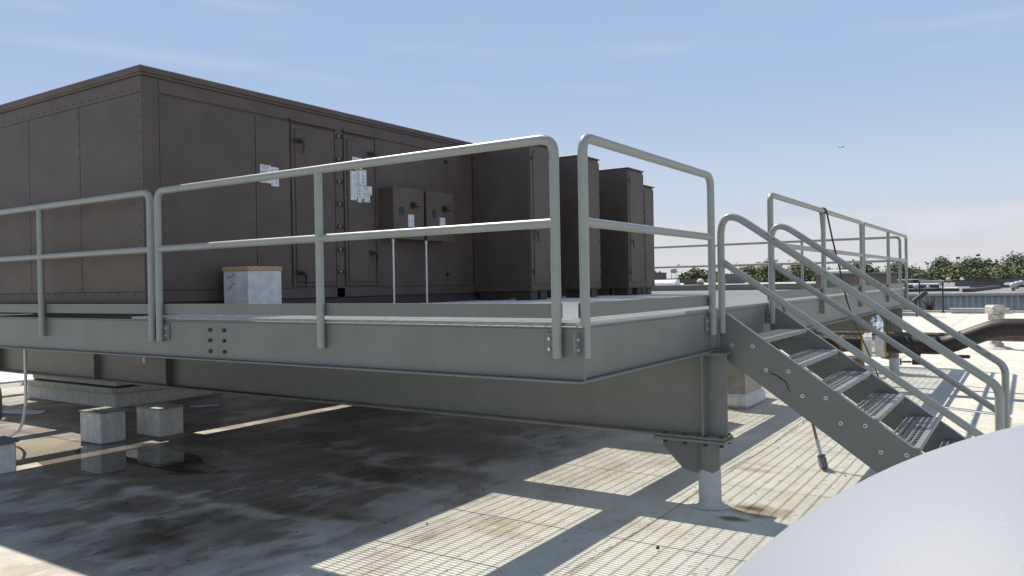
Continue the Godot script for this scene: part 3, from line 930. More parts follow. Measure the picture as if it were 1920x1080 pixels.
	part("edge_band", BX(V(-6.60, DECK - 0.0205, FRONT + 0.0045), V(RIGHT - 0.006, DECK - 0.0005, FRONT + 0.008)), M["galv_dull"], plat)
	part("edge_band", BX(V(RIGHT - 0.0055, DECK - 0.0215, BACK), V(RIGHT - 0.001, DECK + 0.0015, -5.65)), M["galv_dull"], plat)
	part("edge_band", BX(V(-10.095, DECK - 0.021, BACK + 0.1), V(-10.091, DECK + 0.001, -4.0)), M["galv"], plat)

func guard_panel(label: String, a: Vector3, b: Vector3, out: Vector3, mids: Array, bracket := 1.0, group := "pipe guardrail panels around the platform"):
	# a and b are the plan positions of the end posts; out points away from the deck
	var R: Material = M["rail"]
	var d := (b - a).normalized()
	var L := (b - a).length()
	var yb := 1.37
	var yt := 2.635
	var ym := 2.148
	var o := thing("guardrail", label, "guardrail", (a + b) * 0.5 + V(0, yb, 0), group)
	var rr := 0.029
	part("top_rail", TB(bent([a + V(0, yb, 0), a + V(0, yt, 0), b + V(0, yt, 0), b + V(0, yb, 0)], 0.095, 8), rr, 16), R, o)
	part("mid_rail", TB([a + V(0, ym, 0) + d * 0.012, b + V(0, ym, 0) - d * 0.012], 0.0275, 16), R, o)
	var posts := [0.0]
	for m in mids:
		part("post", TB([a + d * m + V(0, yb, 0), a + d * m + V(0, yt, 0)], 0.029, 16), R, o)
		posts.append(m)
	posts.append(L)
	# kick plate behind the posts
	var p0 := a - out * 0.0325 - d * 0.02
	var p1 := b - out * 0.0325 + d * 0.02
	var t := out * 0.0025
	var lo := Vector3(minf(p0.x - absf(t.x), p1.x - absf(t.x)), 1.598, minf(p0.z - absf(t.z), p1.z - absf(t.z)))
	var hi := Vector3(maxf(p0.x + absf(t.x), p1.x + absf(t.x)), 1.686, maxf(p0.z + absf(t.z), p1.z + absf(t.z)))
	part("toe_plate", CB(lo, hi, 0.001), M["steel"], o)
	for i in posts.size():
		if i > 0 and i < posts.size() - 1 and absf(out.z) > 0.5: continue
		var s := bracket
		if i == posts.size() - 1 or absf(out.x) > 0.5: s = -bracket
		var c: Vector3 = a + d * (posts[i] as float)
		var q0 := c - out * 0.034 + d * s * 0.012
		var q1 := c - out * 0.022 + d * s * 0.092
		var blo := Vector3(minf(q0.x, q1.x), 1.385, minf(q0.z, q1.z))
		var bhi := Vector3(maxf(q0.x, q1.x), 1.515, maxf(q0.z, q1.z))
		var br := part("bracket", CB(blo, bhi, 0.002), M["steel"], o)
		for y in [1.42, 1.48]:
			part("bolt", hexbolt(c - out * 0.022 + d * s * 0.062 + V(0, y, 0), out, 0.010, 0.012), M["bolt_zinc"], br)

func guardrails():
	var zf := -3.918
	var xr := -2.125
	var F := V(0, 0, 1)
	var X := V(1, 0, 0)
	guard_panel("long pipe guardrail panel in front of the brown unit's right face", V(-6.14, 0, zf), V(-2.275, 0, zf), F, [1.935])
	guard_panel("pipe guardrail panel at the left edge before the unit's front face", V(-10.10, 0, zf), V(-6.25, 0, zf), F, [2.0])
	guard_panel("pipe guardrail panel out of view on the far left front edge", V(-14.1, 0, zf), V(-10.21, 0, zf), F, [1.95])
	guard_panel("last pipe guardrail panel on the far left front edge", V(-18.1, 0, zf), V(-14.21, 0, zf), F, [1.95])
	guard_panel("short pipe guardrail panel between the platform corner and the stair", V(xr, 0, -3.985), V(xr, 0, -6.135), X, [])
	guard_panel("pipe guardrail panel behind the stair with a rope tied on", V(xr, 0, -7.86), V(xr, 0, -12.84), X, [2.36], 1.0)
	guard_panel("farthest pipe guardrail panel on the right platform edge", V(xr, 0, -12.98), V(xr, 0, -17.95), X, [2.53], 1.0)
	guard_panel("back pipe guardrail panel near the far right corner", V(-2.25, 0, -18.03), V(-6.18, 0, -18.03), V(0, 0, -1), [1.95])
	guard_panel("back pipe guardrail panel partly behind the last brown cabinet", V(-6.29, 0, -18.03), V(-11.0, 0, -18.03), V(0, 0, -1), [2.3])
	guard_panel("back left pipe guardrail panel hidden behind the brown unit", V(-11.1, 0, -18.03), V(-18.1, 0, -18.03), V(0, 0, -1), [2.3, 4.6])
	guard_panel("left side pipe guardrail panel nearest the front", V(-18.23, 0, -4.0), V(-18.23, 0, -10.8), V(-1, 0, 0), [2.2, 4.5])
	guard_panel("left side pipe guardrail panel at the back", V(-18.23, 0, -10.95), V(-18.23, 0, -17.95), V(-1, 0, 0), [2.2, 4.5])

func rail_chips():
	var g := find_child("guardrail_004", false, false)
	if g == null: return
	for c in [[-5.02, 0.03], [-5.28, 0.05], [-5.36, 0.02]]:
		part("scrape", TB([V(-2.104, 2.648, c[0]), V(-2.1035, 2.645, c[0] - c[1] * 0.5), V(-2.104, 2.641, c[0] - c[1])], [0.001, 0.005, 0.001], 6), M["bolt_dark"], g)

func stair():
	var o := thing("steel_stair", "short grey steel stair with grating treads and pipe handrails", "stair", V(-1.1, 0, -7.0))
	var S: Material = M["steel"]
	var sl := -0.7135
	for side in 2:
		var zw: float = [-6.272, -7.752][side]
		var poly := PackedVector2Array([Vector2(-2.113, 1.528), Vector2(-2.05, 1.528), Vector2(-0.06, 0.108), Vector2(-0.06, 0.002), Vector2(-0.436, 0.002), Vector2(-2.113, 1.198)])
		var mb := MB.new()
		mb.prism(poly, 0.010, Transform3D(Basis(), V(0, 0, zw - 0.010)))
		# flanges turned away from the camera side
		for e in [[Vector2(-2.05, 1.5275), Vector2(-0.06, 0.1075)], [Vector2(-0.436, 0.014), Vector2(-2.113, 1.2105)]]:
			var p: Vector2 = e[0]
			var q: Vector2 = e[1]
			var n := Vector2(-(q - p).y, (q - p).x).normalized()
			if e[0].x < e[1].x: n = -n if n.y > 0 else n
			else: n = -n if n.y < 0 else n
			var r := PackedVector2Array([p, q, q + n * 0.012, p + n * 0.012])
			mb.prism(r, 0.05, Transform3D(Basis(), V(0, 0, zw - 0.0605)))
		var st := part("stringer", mb, S, o)
		for i in 7:
			var nx := -1.764 + 0.2728 * i
			var ny := 1.33 - 0.188 * i
			for b in [[-0.255, -0.052], [-0.085, -0.056]]:
				if ny + b[1] < 0.03: continue
				var p := V(nx + b[0], ny + b[1], zw)
				part("bolt", TB([p - V(0, 0, 0.002), p + V(0, 0, 0.004)], 0.0155, 12), M["bolt_zinc"], st)
				part("bolt", hexbolt(p + V(0, 0, 0.004), V(0, 0, 1), 0.009, 0.006), M["steel"], st)
		# handrail: post, arch, slope, foot post and a middle rail
		var zc := zw - 0.004 + (0.030 if side == 0 else -0.012)
		if side == 1: zc = zw + 0.026
		var line = func(x): return 1.945 - 0.7125 * (x + 1.444)
		var R: Material = M["rail"]
		part("handrail", TB(bent([V(-2.085, 1.375, zc), V(-2.085, line.call(-2.085) - 0.0, zc), V(-0.185, line.call(-0.185), zc), V(-0.185, 0.10, zc)], 0.13, 10), 0.029, 16), R, o)
		part("mid_rail", TB([V(-2.08, line.call(-2.085) - 0.447, zc), V(-0.19, line.call(-0.19) - 0.420, zc)], 0.027, 16), R, o)
		# bare patches where the paint is scraped off
		rng.seed = 31 + side
		var ch := [[-1.74, 0.030, 0.11], [-1.30, 0.02, 0.05]] if side == 0 else [[-1.2, 0.0, 0.10], [-0.78, 0.0, 0.13], [-0.42, 0.0, 0.16], [-1.05, 0.0, 0.07]]
		for c in ch:
			var x: float = c[0]
			var pts := []
			for k in 5:
				var xx: float = x + c[2] * k / 4.0
				pts.append(V(xx, line.call(xx) + 0.0125 + 0.003 * sin(k * 2.0), zc + 0.0235))
			part("scrape", TB(pts, [0.001, 0.0045, 0.0035, 0.005, 0.001], 6), M["bolt_dark"], o)
	# the black scrape on the near stringer
	var zz := -6.2718
	var sp := [Vector2(-1.735, 1.085), Vector2(-1.69, 1.058), Vector2(-1.665, 1.052), Vector2(-1.635, 1.028), Vector2(-1.60, 1.008), Vector2(-1.585, 0.975), Vector2(-1.575, 0.945), Vector2(-1.56, 0.92)]
	var pts2 := []
	for p in sp: pts2.append(V(p.x, p.y, zz))
	part("scrape", TB(pts2, [0.002, 0.006, 0.004, 0.007, 0.005, 0.004, 0.003, 0.001], 6), M["bolt_dark"], o)
	part("scrape", TB([V(-0.98, 0.57, -7.7515), V(-0.9, 0.53, -7.7515), V(-0.8, 0.47, -7.7515)], [0.001, 0.006, 0.001], 6), M["bolt_dark"], o)
	# treads
	for i in 7:
		var nx := -1.764 + 0.2728 * i
		var ny := 1.33 - 0.188 * i
		var z0 := -7.740
		var z1 := -6.288
		var mb := MB.new()
		var x := nx - 0.245
		while x < nx - 0.035:
			mb.box(V(x - 0.003, ny - 0.025, z0 + 0.006), V(x + 0.003, ny, z1 - 0.006))
			x += 0.041
		var z := z0 + 0.06
		while z < z1:
			mb.box(V(nx - 0.245, ny - 0.004, z - 0.004), V(nx - 0.03, ny + 0.001, z + 0.004))
			z += 0.1016
		var t := part("tread", mb, M["tread_grey"], o)
		part("nosing", CB(V(nx - 0.036, ny - 0.036, z0 + 0.006), V(nx, ny + 0.003, z1 - 0.006), 0.004), M["galv_dull"], t)
		mb = MB.new()
		mb.box(V(nx - 0.25, ny - 0.085, z0), V(nx - 0.005, ny - 0.003, z0 + 0.005))
		part("end_plate", mb, M["galv_dull"], t)
		mb = MB.new()
		mb.box(V(nx - 0.25, ny - 0.085, z1 - 0.005), V(nx - 0.005, ny - 0.003, z1))
		part("end_plate", mb, M["galv_dull"], t)

# ---------------------------------------------------------------- the big brown unit
const UX := -6.64        # right face
const UL := -9.75       # left face
const UZ := -4.10        # front face
const UB := -13.45       # back
const UT := 3.76

func latch(parent: Node3D, x: float, y: float, z: float, s: float):
	var h := part("handle", TB(bent([V(x + 0.004, y, z + s * 0.045), V(x + 0.045, y + 0.008, z), V(x + 0.055, y - 0.05, z - s * 0.03), V(x + 0.04, y - 0.135, z - s * 0.028)], 0.03), [0.013, 0.013, 0.014, 0.015, 0.016, 0.017, 0.017, 0.017, 0.016, 0.016, 0.015, 0.015, 0.014, 0.013, 0.012, 0.011], 8), M["black"], parent)
	part("handle_base", CB(V(x, y - 0.025, minf(z - 0.03, z + 0.06)), V(x + 0.014, y + 0.02, z + 0.06), 0.003), M["black"], h)

func unit():
	var B: Material = M["brown"]
	var o := thing("rooftop_unit", "big brown sheet metal rooftop air handler with cabinets along its side", "rooftop unit", V((UX + UL) / 2, DECK, (UZ + UB) / 2))
	part("base_rail", BX(V(UL + 0.03, DECK + 0.003, UB + 0.03), V(UX - 0.03, 1.688, UZ - 0.03)), M["brown_dark"], o)
	part("body", BX(V(UL + 0.012, 1.6885, UB + 0.012), V(UX - 0.012, UT, UZ - 0.012)), B, o)
	var cap := MB.new()
	cap.cbox(V(UL - 0.03, UT + 0.001, UB - 0.03), V(UX + 0.03, UT + 0.062, UZ + 0.03), 0.008)
	part("roof_cap", cap, B, o)
	part("roof_drip", BX(V(UL - 0.012, UT - 0.022, UB - 0.012), V(UX + 0.016, UT, UZ + 0.016)), B, o)
	part("roof_screw", BX(V(UX - 0.05, UT + 0.063, UZ - 0.35), V(UX - 0.03, UT + 0.08, UZ - 0.33)), M["bolt_dark"], o)
	part("roof_screw", BX(V(UX - 0.05, UT + 0.063, UZ - 2.2), V(UX - 0.03, UT + 0.068, UZ - 2.15)), M["bolt_dark"], o)
	part("roof_screw", BX(V(UX - 0.05, UT + 0.063, UZ - 3.4), V(UX - 0.02, UT + 0.076, UZ - 3.32)), M["bolt_dark"], o)
	# front face panels, seams between them
	var riv := MB.new()
	var rivet = func(x, y, z, d): riv.tube([V(x, y, z), V(x, y, z) + d * 0.005], 0.0065, 6)
	var xs := [UL, -9.65, -8.667, -7.686, UX]
	for i in 4:
		var x0: float = xs[i] + (0.004 if i > 0 else 0.0)
		var x1: float = xs[i + 1] - (0.004 if i < 3 else 0.0)
		part("front_panel", CB(V(x0, 1.79, UZ - 0.012), V(x1, 3.585, UZ), 0.003), B, o)
		for y in range(0, 13):
			var yy := 1.83 + y * 0.14
			if i > 0: rivet.call(xs[i] - 0.022, yy, UZ, V(0, 0, 1))
			if i == 3: rivet.call(x1 - 0.05, yy, UZ, V(0, 0, 1))
		var n := int((x1 - x0) / 0.14)
		for k in n + 1:
			var xx := x0 + 0.04 + k * 0.14
			if xx > x1 - 0.03: continue
			rivet.call(xx, 3.625, UZ, V(0, 0, 1))
			rivet.call(xx, 1.765, UZ, V(0, 0, 1))
	part("front_panel", CB(V(UL, 3.589, UZ - 0.012), V(UX, UT - 0.023, UZ), 0.003), B, o)
	part("front_panel", CB(V(UL, 1.689, UZ - 0.012), V(UX, 1.786, UZ), 0.003), B, o)
	# left and back faces
	for i in 5:
		part("side_panel", CB(V(UL, 1.70, UB + 0.01 + i * 1.866), V(UL + 0.012, UT - 0.03, UB + 1.866 + i * 1.866), 0.003), B, o)
	part("back_panel", CB(V(UL, 1.70, UB), V(UX, UT - 0.03, UB + 0.012), 0.003), B, o)
	# right face: corner post, panels, two doors
	var wall := [[-4.101, -4.268, 1.689, UT - 0.023], [-4.272, -5.336, 1.80, 3.585], [-5.344, -5.785, 1.80, 3.585], [-6.449, -6.571, 1.689, 3.606], [-7.115, -8.510, 1.80, 3.60],
		[-8.516, -9.10, 1.80, 3.60], [-9.65, -10.53, 1.80, 3.60], [-11.19, -12.20, 1.80, 3.60]]
	for w in wall:
		part("side_panel", CB(V(UX - 0.012, w[2], w[1]), V(UX, w[3], w[0]), 0.003), B, o)
		if w[0] < -4.2 and w[0] > -8.6:
			for y in 12:
				rivet.call(UX, w[2] + 0.06 + y * 0.15, w[0] - 0.03, V(1, 0, 0))
	for k in 7:
		part("strip_screw", TB([V(UX, 1.98 + k * 0.26, -6.51), V(UX + 0.004, 1.98 + k * 0.26, -6.51)], 0.008, 6), M["bolt_zinc"], o)
	part("side_panel", CB(V(UX - 0.012, 3.607, -13.4), V(UX, UT - 0.023, -4.272), 0.003), B, o)
	part("side_panel", CB(V(UX - 0.012, 1.689, -13.4), V(UX, 1.794, -4.272), 0.003), B, o)
	for dz in [[-5.795, -6.445, -1.0], [-6.575, -7.105, 1.0]]:
		part("door_head", CB(V(UX, 3.60, dz[1] - 0.01), V(UX + 0.035, 3.628, dz[0] + 0.01), 0.003), B, o)
		var door := part("door", CB(V(UX - 0.004, 1.815, dz[1] + 0.012), V(UX + 0.008, 3.575, dz[0] - 0.012), 0.004), B, o)
		part("door_leaf", CB(V(UX + 0.009, 1.86, dz[1] + 0.055), V(UX + 0.021, 3.52, dz[0] - 0.055), 0.004), B, door)
		if dz[2] < 0:
			for y in [3.40, 1.97]: latch(door, UX + 0.021, y, dz[0] - 0.10, 1.0)
		else:
			for y in [3.40, 2.215]: latch(door, UX + 0.021, y, dz[1] + 0.085, 1.0)
		for k in 7:
			part("hinge", TB([V(UX + 0.014, 1.95 + k * 0.26, (dz[1] if dz[2] < 0 else dz[0]) + 0.03 * -dz[2] * -1.0), V(UX + 0.014, 2.0 + k * 0.26, (dz[1] if dz[2] < 0 else dz[0]) + 0.03 * -dz[2] * -1.0)], 0.008, 6), M["brown_dark"], door)
	for y in [3.48, 1.95]:
		part("knob", TB([V(UX, y, -8.49), V(UX + 0.03, y, -8.49)], 0.022, 12), M["black"], o)
	# notices
	var pa := paper_mat(96, 128, 5, 0)
	var pb := paper_mat(96, 128, 6, 1)
	sticker(o, "notice", pa, UX + 0.001, 2.90, 3.09, -5.39, -5.53)
	sticker(o, "notice", pb, UX + 0.001, 2.875, 3.075, -5.531, -5.63)
	sticker(o, "notice", pb, UX + 0.022, 3.18, 3.325, -6.70, -6.86)
	sticker(o, "notice", paper_mat(64, 256, 7, 1), UX + 0.022, 2.82, 3.16, -6.665, -6.76)
	sticker(o, "notice", paper_mat(128, 128, 8, 1), UX + 0.022, 3.01, 3.19, -6.762, -6.93)
	sticker(o, "notice", pa, UX + 0.022, 2.85, 3.008, -6.762, -6.875)
	sticker(o, "notice", paper_mat(96, 96, 9, 0), UX + 0.022, 2.90, 3.006, -6.877, -7.02)
	sticker(o, "notice", paper_mat(64, 64, 10, 1), UX + 0.022, 2.81, 2.896, -6.88, -6.985)
	sticker(o, "notice", paper_mat(64, 48, 11, 1), UX + 0.022, 2.80, 2.848, -6.78, -6.85)
	# two switch boxes with rotary handles, and their conduits
	var k := 0
	for bz in [[-7.19, -7.75], [-7.815, -8.36]]:
		var x1 := UX + 0.22
		var bx := part("switch_box", CB(V(UX + 0.001, 2.385, bz[1]), V(x1 - 0.02, 3.005, bz[0]), 0.006), B, o)
		part("lid", CB(V(x1 - 0.018, 2.375, bz[1] - 0.008), V(x1, 3.015, bz[0] + 0.008), 0.005), B, bx)
		var cz: float = bz[0] - 0.355
		var cy := 2.805
		part("switch_handle", TB([V(x1, cy, cz), V(x1 + 0.03, cy, cz)], 0.042, 16), M["black"], bx)
		part("switch_lever", CB(V(x1 + 0.03, cy - 0.018, cz - 0.115), V(x1 + 0.058, cy + 0.018, cz + 0.02), 0.006), M["black"], bx)
		part("switch_lever", CB(V(x1 + 0.0585, cy - 0.009, cz - 0.105), V(x1 + 0.060, cy + 0.009, cz - 0.03), 0.0005), M["red"], bx)
		sticker(bx, "warning_plate", paper_mat(64, 80, 14 + k, 2), x1 + 0.001, 2.67, 2.77, bz[0] - 0.10, bz[0] - 0.185)
		sticker(bx, "notice", paper_mat(64, 96, 12 + k, 1), x1 + 0.001, 2.53, 2.685, bz[0] - 0.255, bz[0] - 0.365)
		var px := UX + 0.17
		var pz: float = bz[0] - 0.03
		part("conduit", TB([V(px, DECK + 0.005, pz), V(px, 2.384, pz)], 0.0135, 10), M["conduit"], o)
		part("conduit_fitting", TB([V(px, 2.34, pz), V(px, 2.3845, pz)], 0.02, 10), M["conduit"], o)
		k += 1
	# condenser cabinets along the side
	var cabs := [[-9.11, -9.64, 3.725, -5.67], [-10.54, -11.18, 3.725, -5.67], [-12.22, -12.885, 3.725, -5.67], [-12.89, -13.39, 3.50, -5.70]]
	for i in 4:
		var c: Array = cabs[i]
		var x1: float = c[3]
		var cab := part("cabinet", CB(V(UX + 0.002, 1.70, c[1]), V(x1 - 0.02, c[2], c[0]), 0.004), B, o)
		part("cabinet_door", CB(V(x1 - 0.0195, 1.72, c[1] + 0.004), V(x1, c[2] - 0.04, c[0] - 0.004), 0.004), B, cab)
		part("cabinet_door", CB(V(x1 + 0.0005, 1.79, c[1] + 0.05), V(x1 + 0.009, c[2] - 0.11, c[0] - 0.075), 0.003), B, cab)
		var over := 0.004 if i < 3 else 0.03
		part("cabinet_top", CB(V(UX + 0.04, c[2] + 0.001, c[1] - over), V(x1 + 0.012, c[2] + 0.020, c[0] + 0.006), 0.003), M["brown"], cab)
		for lz in [c[0] - 0.14, c[1] + 0.14]:
			part("leg", BX(V(x1 - 0.30, DECK + 0.002, lz - 0.09), V(x1 - 0.05, 1.6995, lz + 0.09)), M["brown_dark"], cab)
		part("leg", BX(V(UX + 0.05, DECK + 0.002, c[1] + 0.05), V(UX + 0.30, 1.6995, c[0] - 0.05)), M["brown_dark"], cab)
		if i < 3:
			for y in [3.52, 1.97]:
				part("knob", TB([V(x1, y, c[0] - 0.055), V(x1 + 0.02, y, c[0] - 0.055)], 0.02, 10), M["black"], cab)
			part("cabinet_handle", TB([V(x1 + 0.012, 2.52, c[0] - 0.09), V(x1 + 0.05, 2.50, c[0] - 0.11), V(x1 + 0.045, 2.38, c[0] - 0.13)], [0.01, 0.014, 0.009], 8), M["black"], cab)
			for q in 10:
				part("hinge", TB([V(x1 + 0.002, 1.86 + q * 0.19, c[1] + 0.025), V(x1 + 0.002, 1.90 + q * 0.19, c[1] + 0.025)], 0.006, 6), M["brown_dark"], cab)
		else:
			sticker(cab, "notice", pb, x1 + 0.010, 2.66, 2.81, c[0] - 0.06, c[0] - 0.15)
	part("rivets", riv, M["brown_dark"], o).set_meta("kind", "stuff")

func unit_beyond():
	var B: Material = M["brown"]
	var o := thing("second_rooftop_unit", "second brown rooftop unit hidden behind the big one", "rooftop unit", V(-13.25, DECK, -10.5))
	part("body", BX(V(-14.85, 1.70, -14.0), V(-11.65, 3.75, -6.75)), B, o)
	part("base_rail", BX(V(-14.80, DECK + 0.003, -13.95), V(-11.70, 1.6985, -6.8)), M["brown_dark"], o)
	part("roof_cap", CB(V(-14.89, 3.751, -14.04), V(-11.61, 3.81, -6.71), 0.008), B, o)
	for i in 3:
		part("front_panel", CB(V(-14.84 + i * 1.065, 1.75, -6.749), V(-13.785 + i * 1.065, 3.70, -6.737), 0.003), B, o)
	for i in 5:
		part("side_panel", CB(V(-11.649, 1.75, -13.9 + i * 1.43), V(-11.637, 3.70, -12.48 + i * 1.43), 0.003), B, o)

# ---------------------------------------------------------------- smaller things
func small_things():
	var o: Node3D
	var mb: MB
	# white box with a new wood rim on the deck
	o = thing("roof_curb_box", "white sheet metal box with new wooden rim on the walkway", "box", V(-6.35, DECK, -5.05))
	mb = MB.new()
	mb.cbox(V(-6.53, DECK + 0.003, -5.24), V(-6.17, 1.975, -4.85), 0.004)
	mb.cbox(V(-6.2, DECK + 0.004, -4.878), V(-6.1675, 1.974, -4.8475), 0.003)
	mb.cbox(V(-6.535, DECK + 0.004, -4.875), V(-6.505, 1.974, -4.8475), 0.003)
	mb.cbox(V(-6.198, DECK + 0.004, -5.2425), V(-6.1675, 1.974, -5.215), 0.003)
	part("sheet_casing", mb, M["sheet_white"], o)
	mb = MB.new()
	mb.cbox(V(-6.54, 1.9755, -4.878), V(-6.16, 2.014, -4.838), 0.003)
	part("wood_rim", mb, M["wood_grain"], o)
	mb = MB.new()
	mb.cbox(V(-6.20, 1.9755, -5.25), V(-6.16, 2.0145, -4.8785), 0.003)
	part("wood_rim", mb, M["wood_grain"], o)
	mb = MB.new()
	mb.cbox(V(-6.54, 1.9755, -5.25), V(-6.2005, 2.013, -5.212), 0.003)
	mb.cbox(V(-6.54, 1.9755, -5.211), V(-6.502, 2.013, -4.879), 0.003)
	part("wood_rim", mb, M["wood_grain"], o)
	# handwriting on the box, in marker: two short slanting words
	var ink := StandardMaterial3D.new()
	ink.albedo_color = Color(0.10, 0.22, 0.30)
	ink.roughness = 0.6
	mb = MB.new()
	var zf := -4.8492
	var strokes := [[[0.05, 0.345], [0.055, 0.375], [0.07, 0.355], [0.075, 0.385]], [[0.085, 0.365], [0.095, 0.385], [0.1, 0.37]], [[0.105, 0.375], [0.115, 0.39], [0.112, 0.372]], [[0.12, 0.38], [0.125, 0.415], [0.13, 0.385]],
		[[0.06, 0.24], [0.075, 0.265], [0.07, 0.24]], [[0.08, 0.265], [0.095, 0.285], [0.09, 0.26]], [[0.1, 0.285], [0.112, 0.31], [0.112, 0.28]], [[0.135, 0.30], [0.15, 0.31]], [[0.135, 0.29], [0.155, 0.298]]]
	for s in strokes:
		var pts := []
		for p in s: pts.append(V(-6.53 + p[0] * 1.15, DECK + p[1] * 0.92, zf))
		mb.tube(pts, 0.0022, 5)
	part("handwriting", mb, ink, o)
	# white blocks and the low curb under the platform
	var bl := [["left one of two small white curb blocks before the low curb", -9.57, -9.13, -5.36, -5.04, 0.36], ["right one of two small white curb blocks, farther under the platform", -9.38, -8.90, -5.98, -5.64, 0.34]]
	for b in bl:
		o = thing("curb_block", b[0], "block", V((b[1] + b[2]) / 2, 0, (b[3] + b[4]) / 2), "white blocks under the platform")
		part("casing", CB(V(b[1], 0.002, b[3]), V(b[2], b[5], b[4]), 0.012), M["block_white"], o)
		part("lid", CB(V(b[1] - 0.008, b[5] + 0.001, b[3] - 0.008), V(b[2] + 0.008, b[5] + 0.016, b[4] + 0.008), 0.004), M["sheet_tin"], o)
	o = thing("roof_curb", "low white curb with two weathered boards on top under the platform", "curb", V(-13.0, 0, -7.6))
	part("casing", CB(V(-14.35, 0.002, -8.6), V(-11.68, 0.225, -6.68), 0.015), M["block_white"], o)
	part("board", CB(V(-14.37, 0.227, -6.74), V(-11.70, 0.315, -6.655), 0.006), M["wood_grey"], o)
	part("board", CB(V(-11.78, 0.227, -8.6), V(-11.66, 0.31, -6.742), 0.006), M["wood_grey"], o)
	part("gasket", BX(V(-14.28, 0.227, -8.5), V(-11.79, 0.345, -6.76)), M["far_dark"], o)
	part("board", CB(V(-14.2, 0.347, -6.80), V(-11.66, 0.455, -6.70), 0.006), M["wood_grey"], o)
	part("board", CB(V(-11.76, 0.347, -8.4), V(-11.665, 0.45, -6.804), 0.006), M["wood_grey"], o)
	part("lid", BX(V(-14.2, 0.37, -8.4), V(-11.77, 0.43, -6.805)), M["sheet_tin"], o)
	# left edge: white block with a tin duct elbow, and the conduit that comes down from the platform
	o = thing("block_at_edge", "white block with dark tin cover at the left edge of the view", "block", V(-8.8, 0, -3.65))
	part("casing", CB(V(-9.12, 0.002, -3.86), V(-8.53, 0.30, -3.30), 0.015), M["block_white"], o)
	part("lid", CB(V(-9.14, 0.3015, -3.88), V(-8.51, 0.335, -3.28), 0.006), M["far_grey"], o)
	o = thing("tin_hood", "rounded grey sheet metal hood just inside the left edge", "hood", V(-11.75, 0, -4.9))
	mb = MB.new()
	mb.lathe([Vector2(0.3, 0.002), Vector2(0.3, 0.30), Vector2(0.29, 0.40), Vector2(0.26, 0.50), Vector2(0.20, 0.57), Vector2(0.1, 0.60), Vector2(0.001, 0.61)], 32, Transform3D(Basis(), V(-12.62, 0, -5.2)))
	part("shell", mb, M["sheet_tin"], o)
	single("flexible_conduit", TB(bent([V(-9.81, 1.24, -4.55), V(-9.81, 0.52, -4.55), V(-9.92, 0.2, -4.55), V(-10.35, 0.03, -4.55), V(-10.9, 0.02, -4.6)], 0.35, 8), 0.017, 10), M["conduit"], "thin grey conduit curving down from the platform to the roof at left", "conduit", V(-9.9, 0, -4.55))
	# scraps of white membrane
	for s in [["small white membrane scrap on the dark roof right of the curb", -10.69, -7.55, 0.24, 0.13, 0.9], ["white membrane scrap lying left of the thin conduit", -12.7, -5.85, 0.45, 0.20, 0.2]]:
		var poly := PackedVector2Array()
		rng.seed = 5
		for k in 12:
			var a := TAU * k / 12.0
			poly.append(Vector2(cos(a) * s[3] * rng.randf_range(0.7, 1.1), sin(a) * s[4] * rng.randf_range(0.6, 1.2)))
		mb = MB.new()
		mb.prism(poly, 0.006, Transform3D(Basis(V(cos(s[5]), 0, -sin(s[5])), V(-sin(s[5]), 0, -cos(s[5])), V(0, 1, 0)), V(s[1], 0.004, s[2])))
		single("membrane_scrap", mb, M["paper"], s[0], "scrap", V(s[1], 0, s[2]))
	# pedestal and stub under the platform
	o = thing("tin_pedestal", "tin clad pedestal with white foot behind the stair's upper end", "pedestal", V(-3.6, 0, -11.3))
	part("cladding", CB(V(-3.86, 0.20, -11.72), V(-3.34, 0.86, -10.95), 0.006), M["sheet_tin"], o)
	part("foot", CB(V(-3.92, 0.002, -11.78), V(-3.28, 0.205, -10.89), 0.05), M["block_white"], o)
	o = thing("roof_stub", "brown round stub with grey cap on the roof under the pipe", "stub", V(-2.72, 0, -15.6))
	mb = MB.new()
	mb.lathe([Vector2(0.165, 0.002), Vector2(0.16, 0.33)], 20, Transform3D(Basis(), V(-2.72, 0, -15.6)))
	part("body", mb, M["copper"], o)
	mb = MB.new()
	mb.lathe([Vector2(0.185, 0.315), Vector2(0.185, 0.345), Vector2(0.12, 0.365), Vector2(0.001, 0.37)], 20, Transform3D(Basis(), V(-2.72, 0, -15.6)))
	part("cap", mb, M["far_grey"], o)
	part("foot_plate", CB(V(-2.6, 0.003, -15.75), V(-2.2, 0.03, -15.3), 0.005), M["base_white"], o)
	# big gas pipe
	var pz := -13.8
	o = thing("large_pipe", "large dark iron pipe running under the platform and rising at right", "pipe", V(-1.0, 0.7, pz))
	part("pipe", TB(bent([V(-5.5, 0.735, pz), V(-1.12, 0.735, pz), V(-0.42, 1.03, pz + 0.05), V(3.5, 1.03, pz + 0.25)], 0.75, 10), 0.137, 24), M["iron"], o)
	part("pipe_wrap", TB([V(-2.62, 0.735, pz), V(-2.56, 0.735, pz)], 0.142, 24), M["copper"], o)
	var sl := part("insulation_sleeve", TB([V(-2.26, 0.72, pz), V(-2.255, 0.72, pz), V(-1.95, 0.72, pz), V(-1.945, 0.72, pz)], [0.18, 0.19, 0.19, 0.18], 28), M["insul"], o)
	part("foam_end", TB([V(-2.285, 0.72, pz), V(-2.262, 0.72, pz)], 0.175, 28), M["foam"], sl)
	part("foam_end", TB([V(-1.943, 0.72, pz), V(-1.92, 0.72, pz)], 0.175, 28), M["foam"], sl)
	part("band", TB([V(-2.13, 0.72, pz), V(-2.08, 0.72, pz)], 0.193, 28), M["foil"], sl)
	part("drain_stub", TB([V(-1.5, 0.62, pz), V(-1.5, 0.47, pz)], [0.055, 0.042], 14), M["iron"], o)
	part("drain_valve", TB([V(-1.57, 0.47, pz), V(-1.40, 0.47, pz)], 0.045, 12), M["iron"], o)
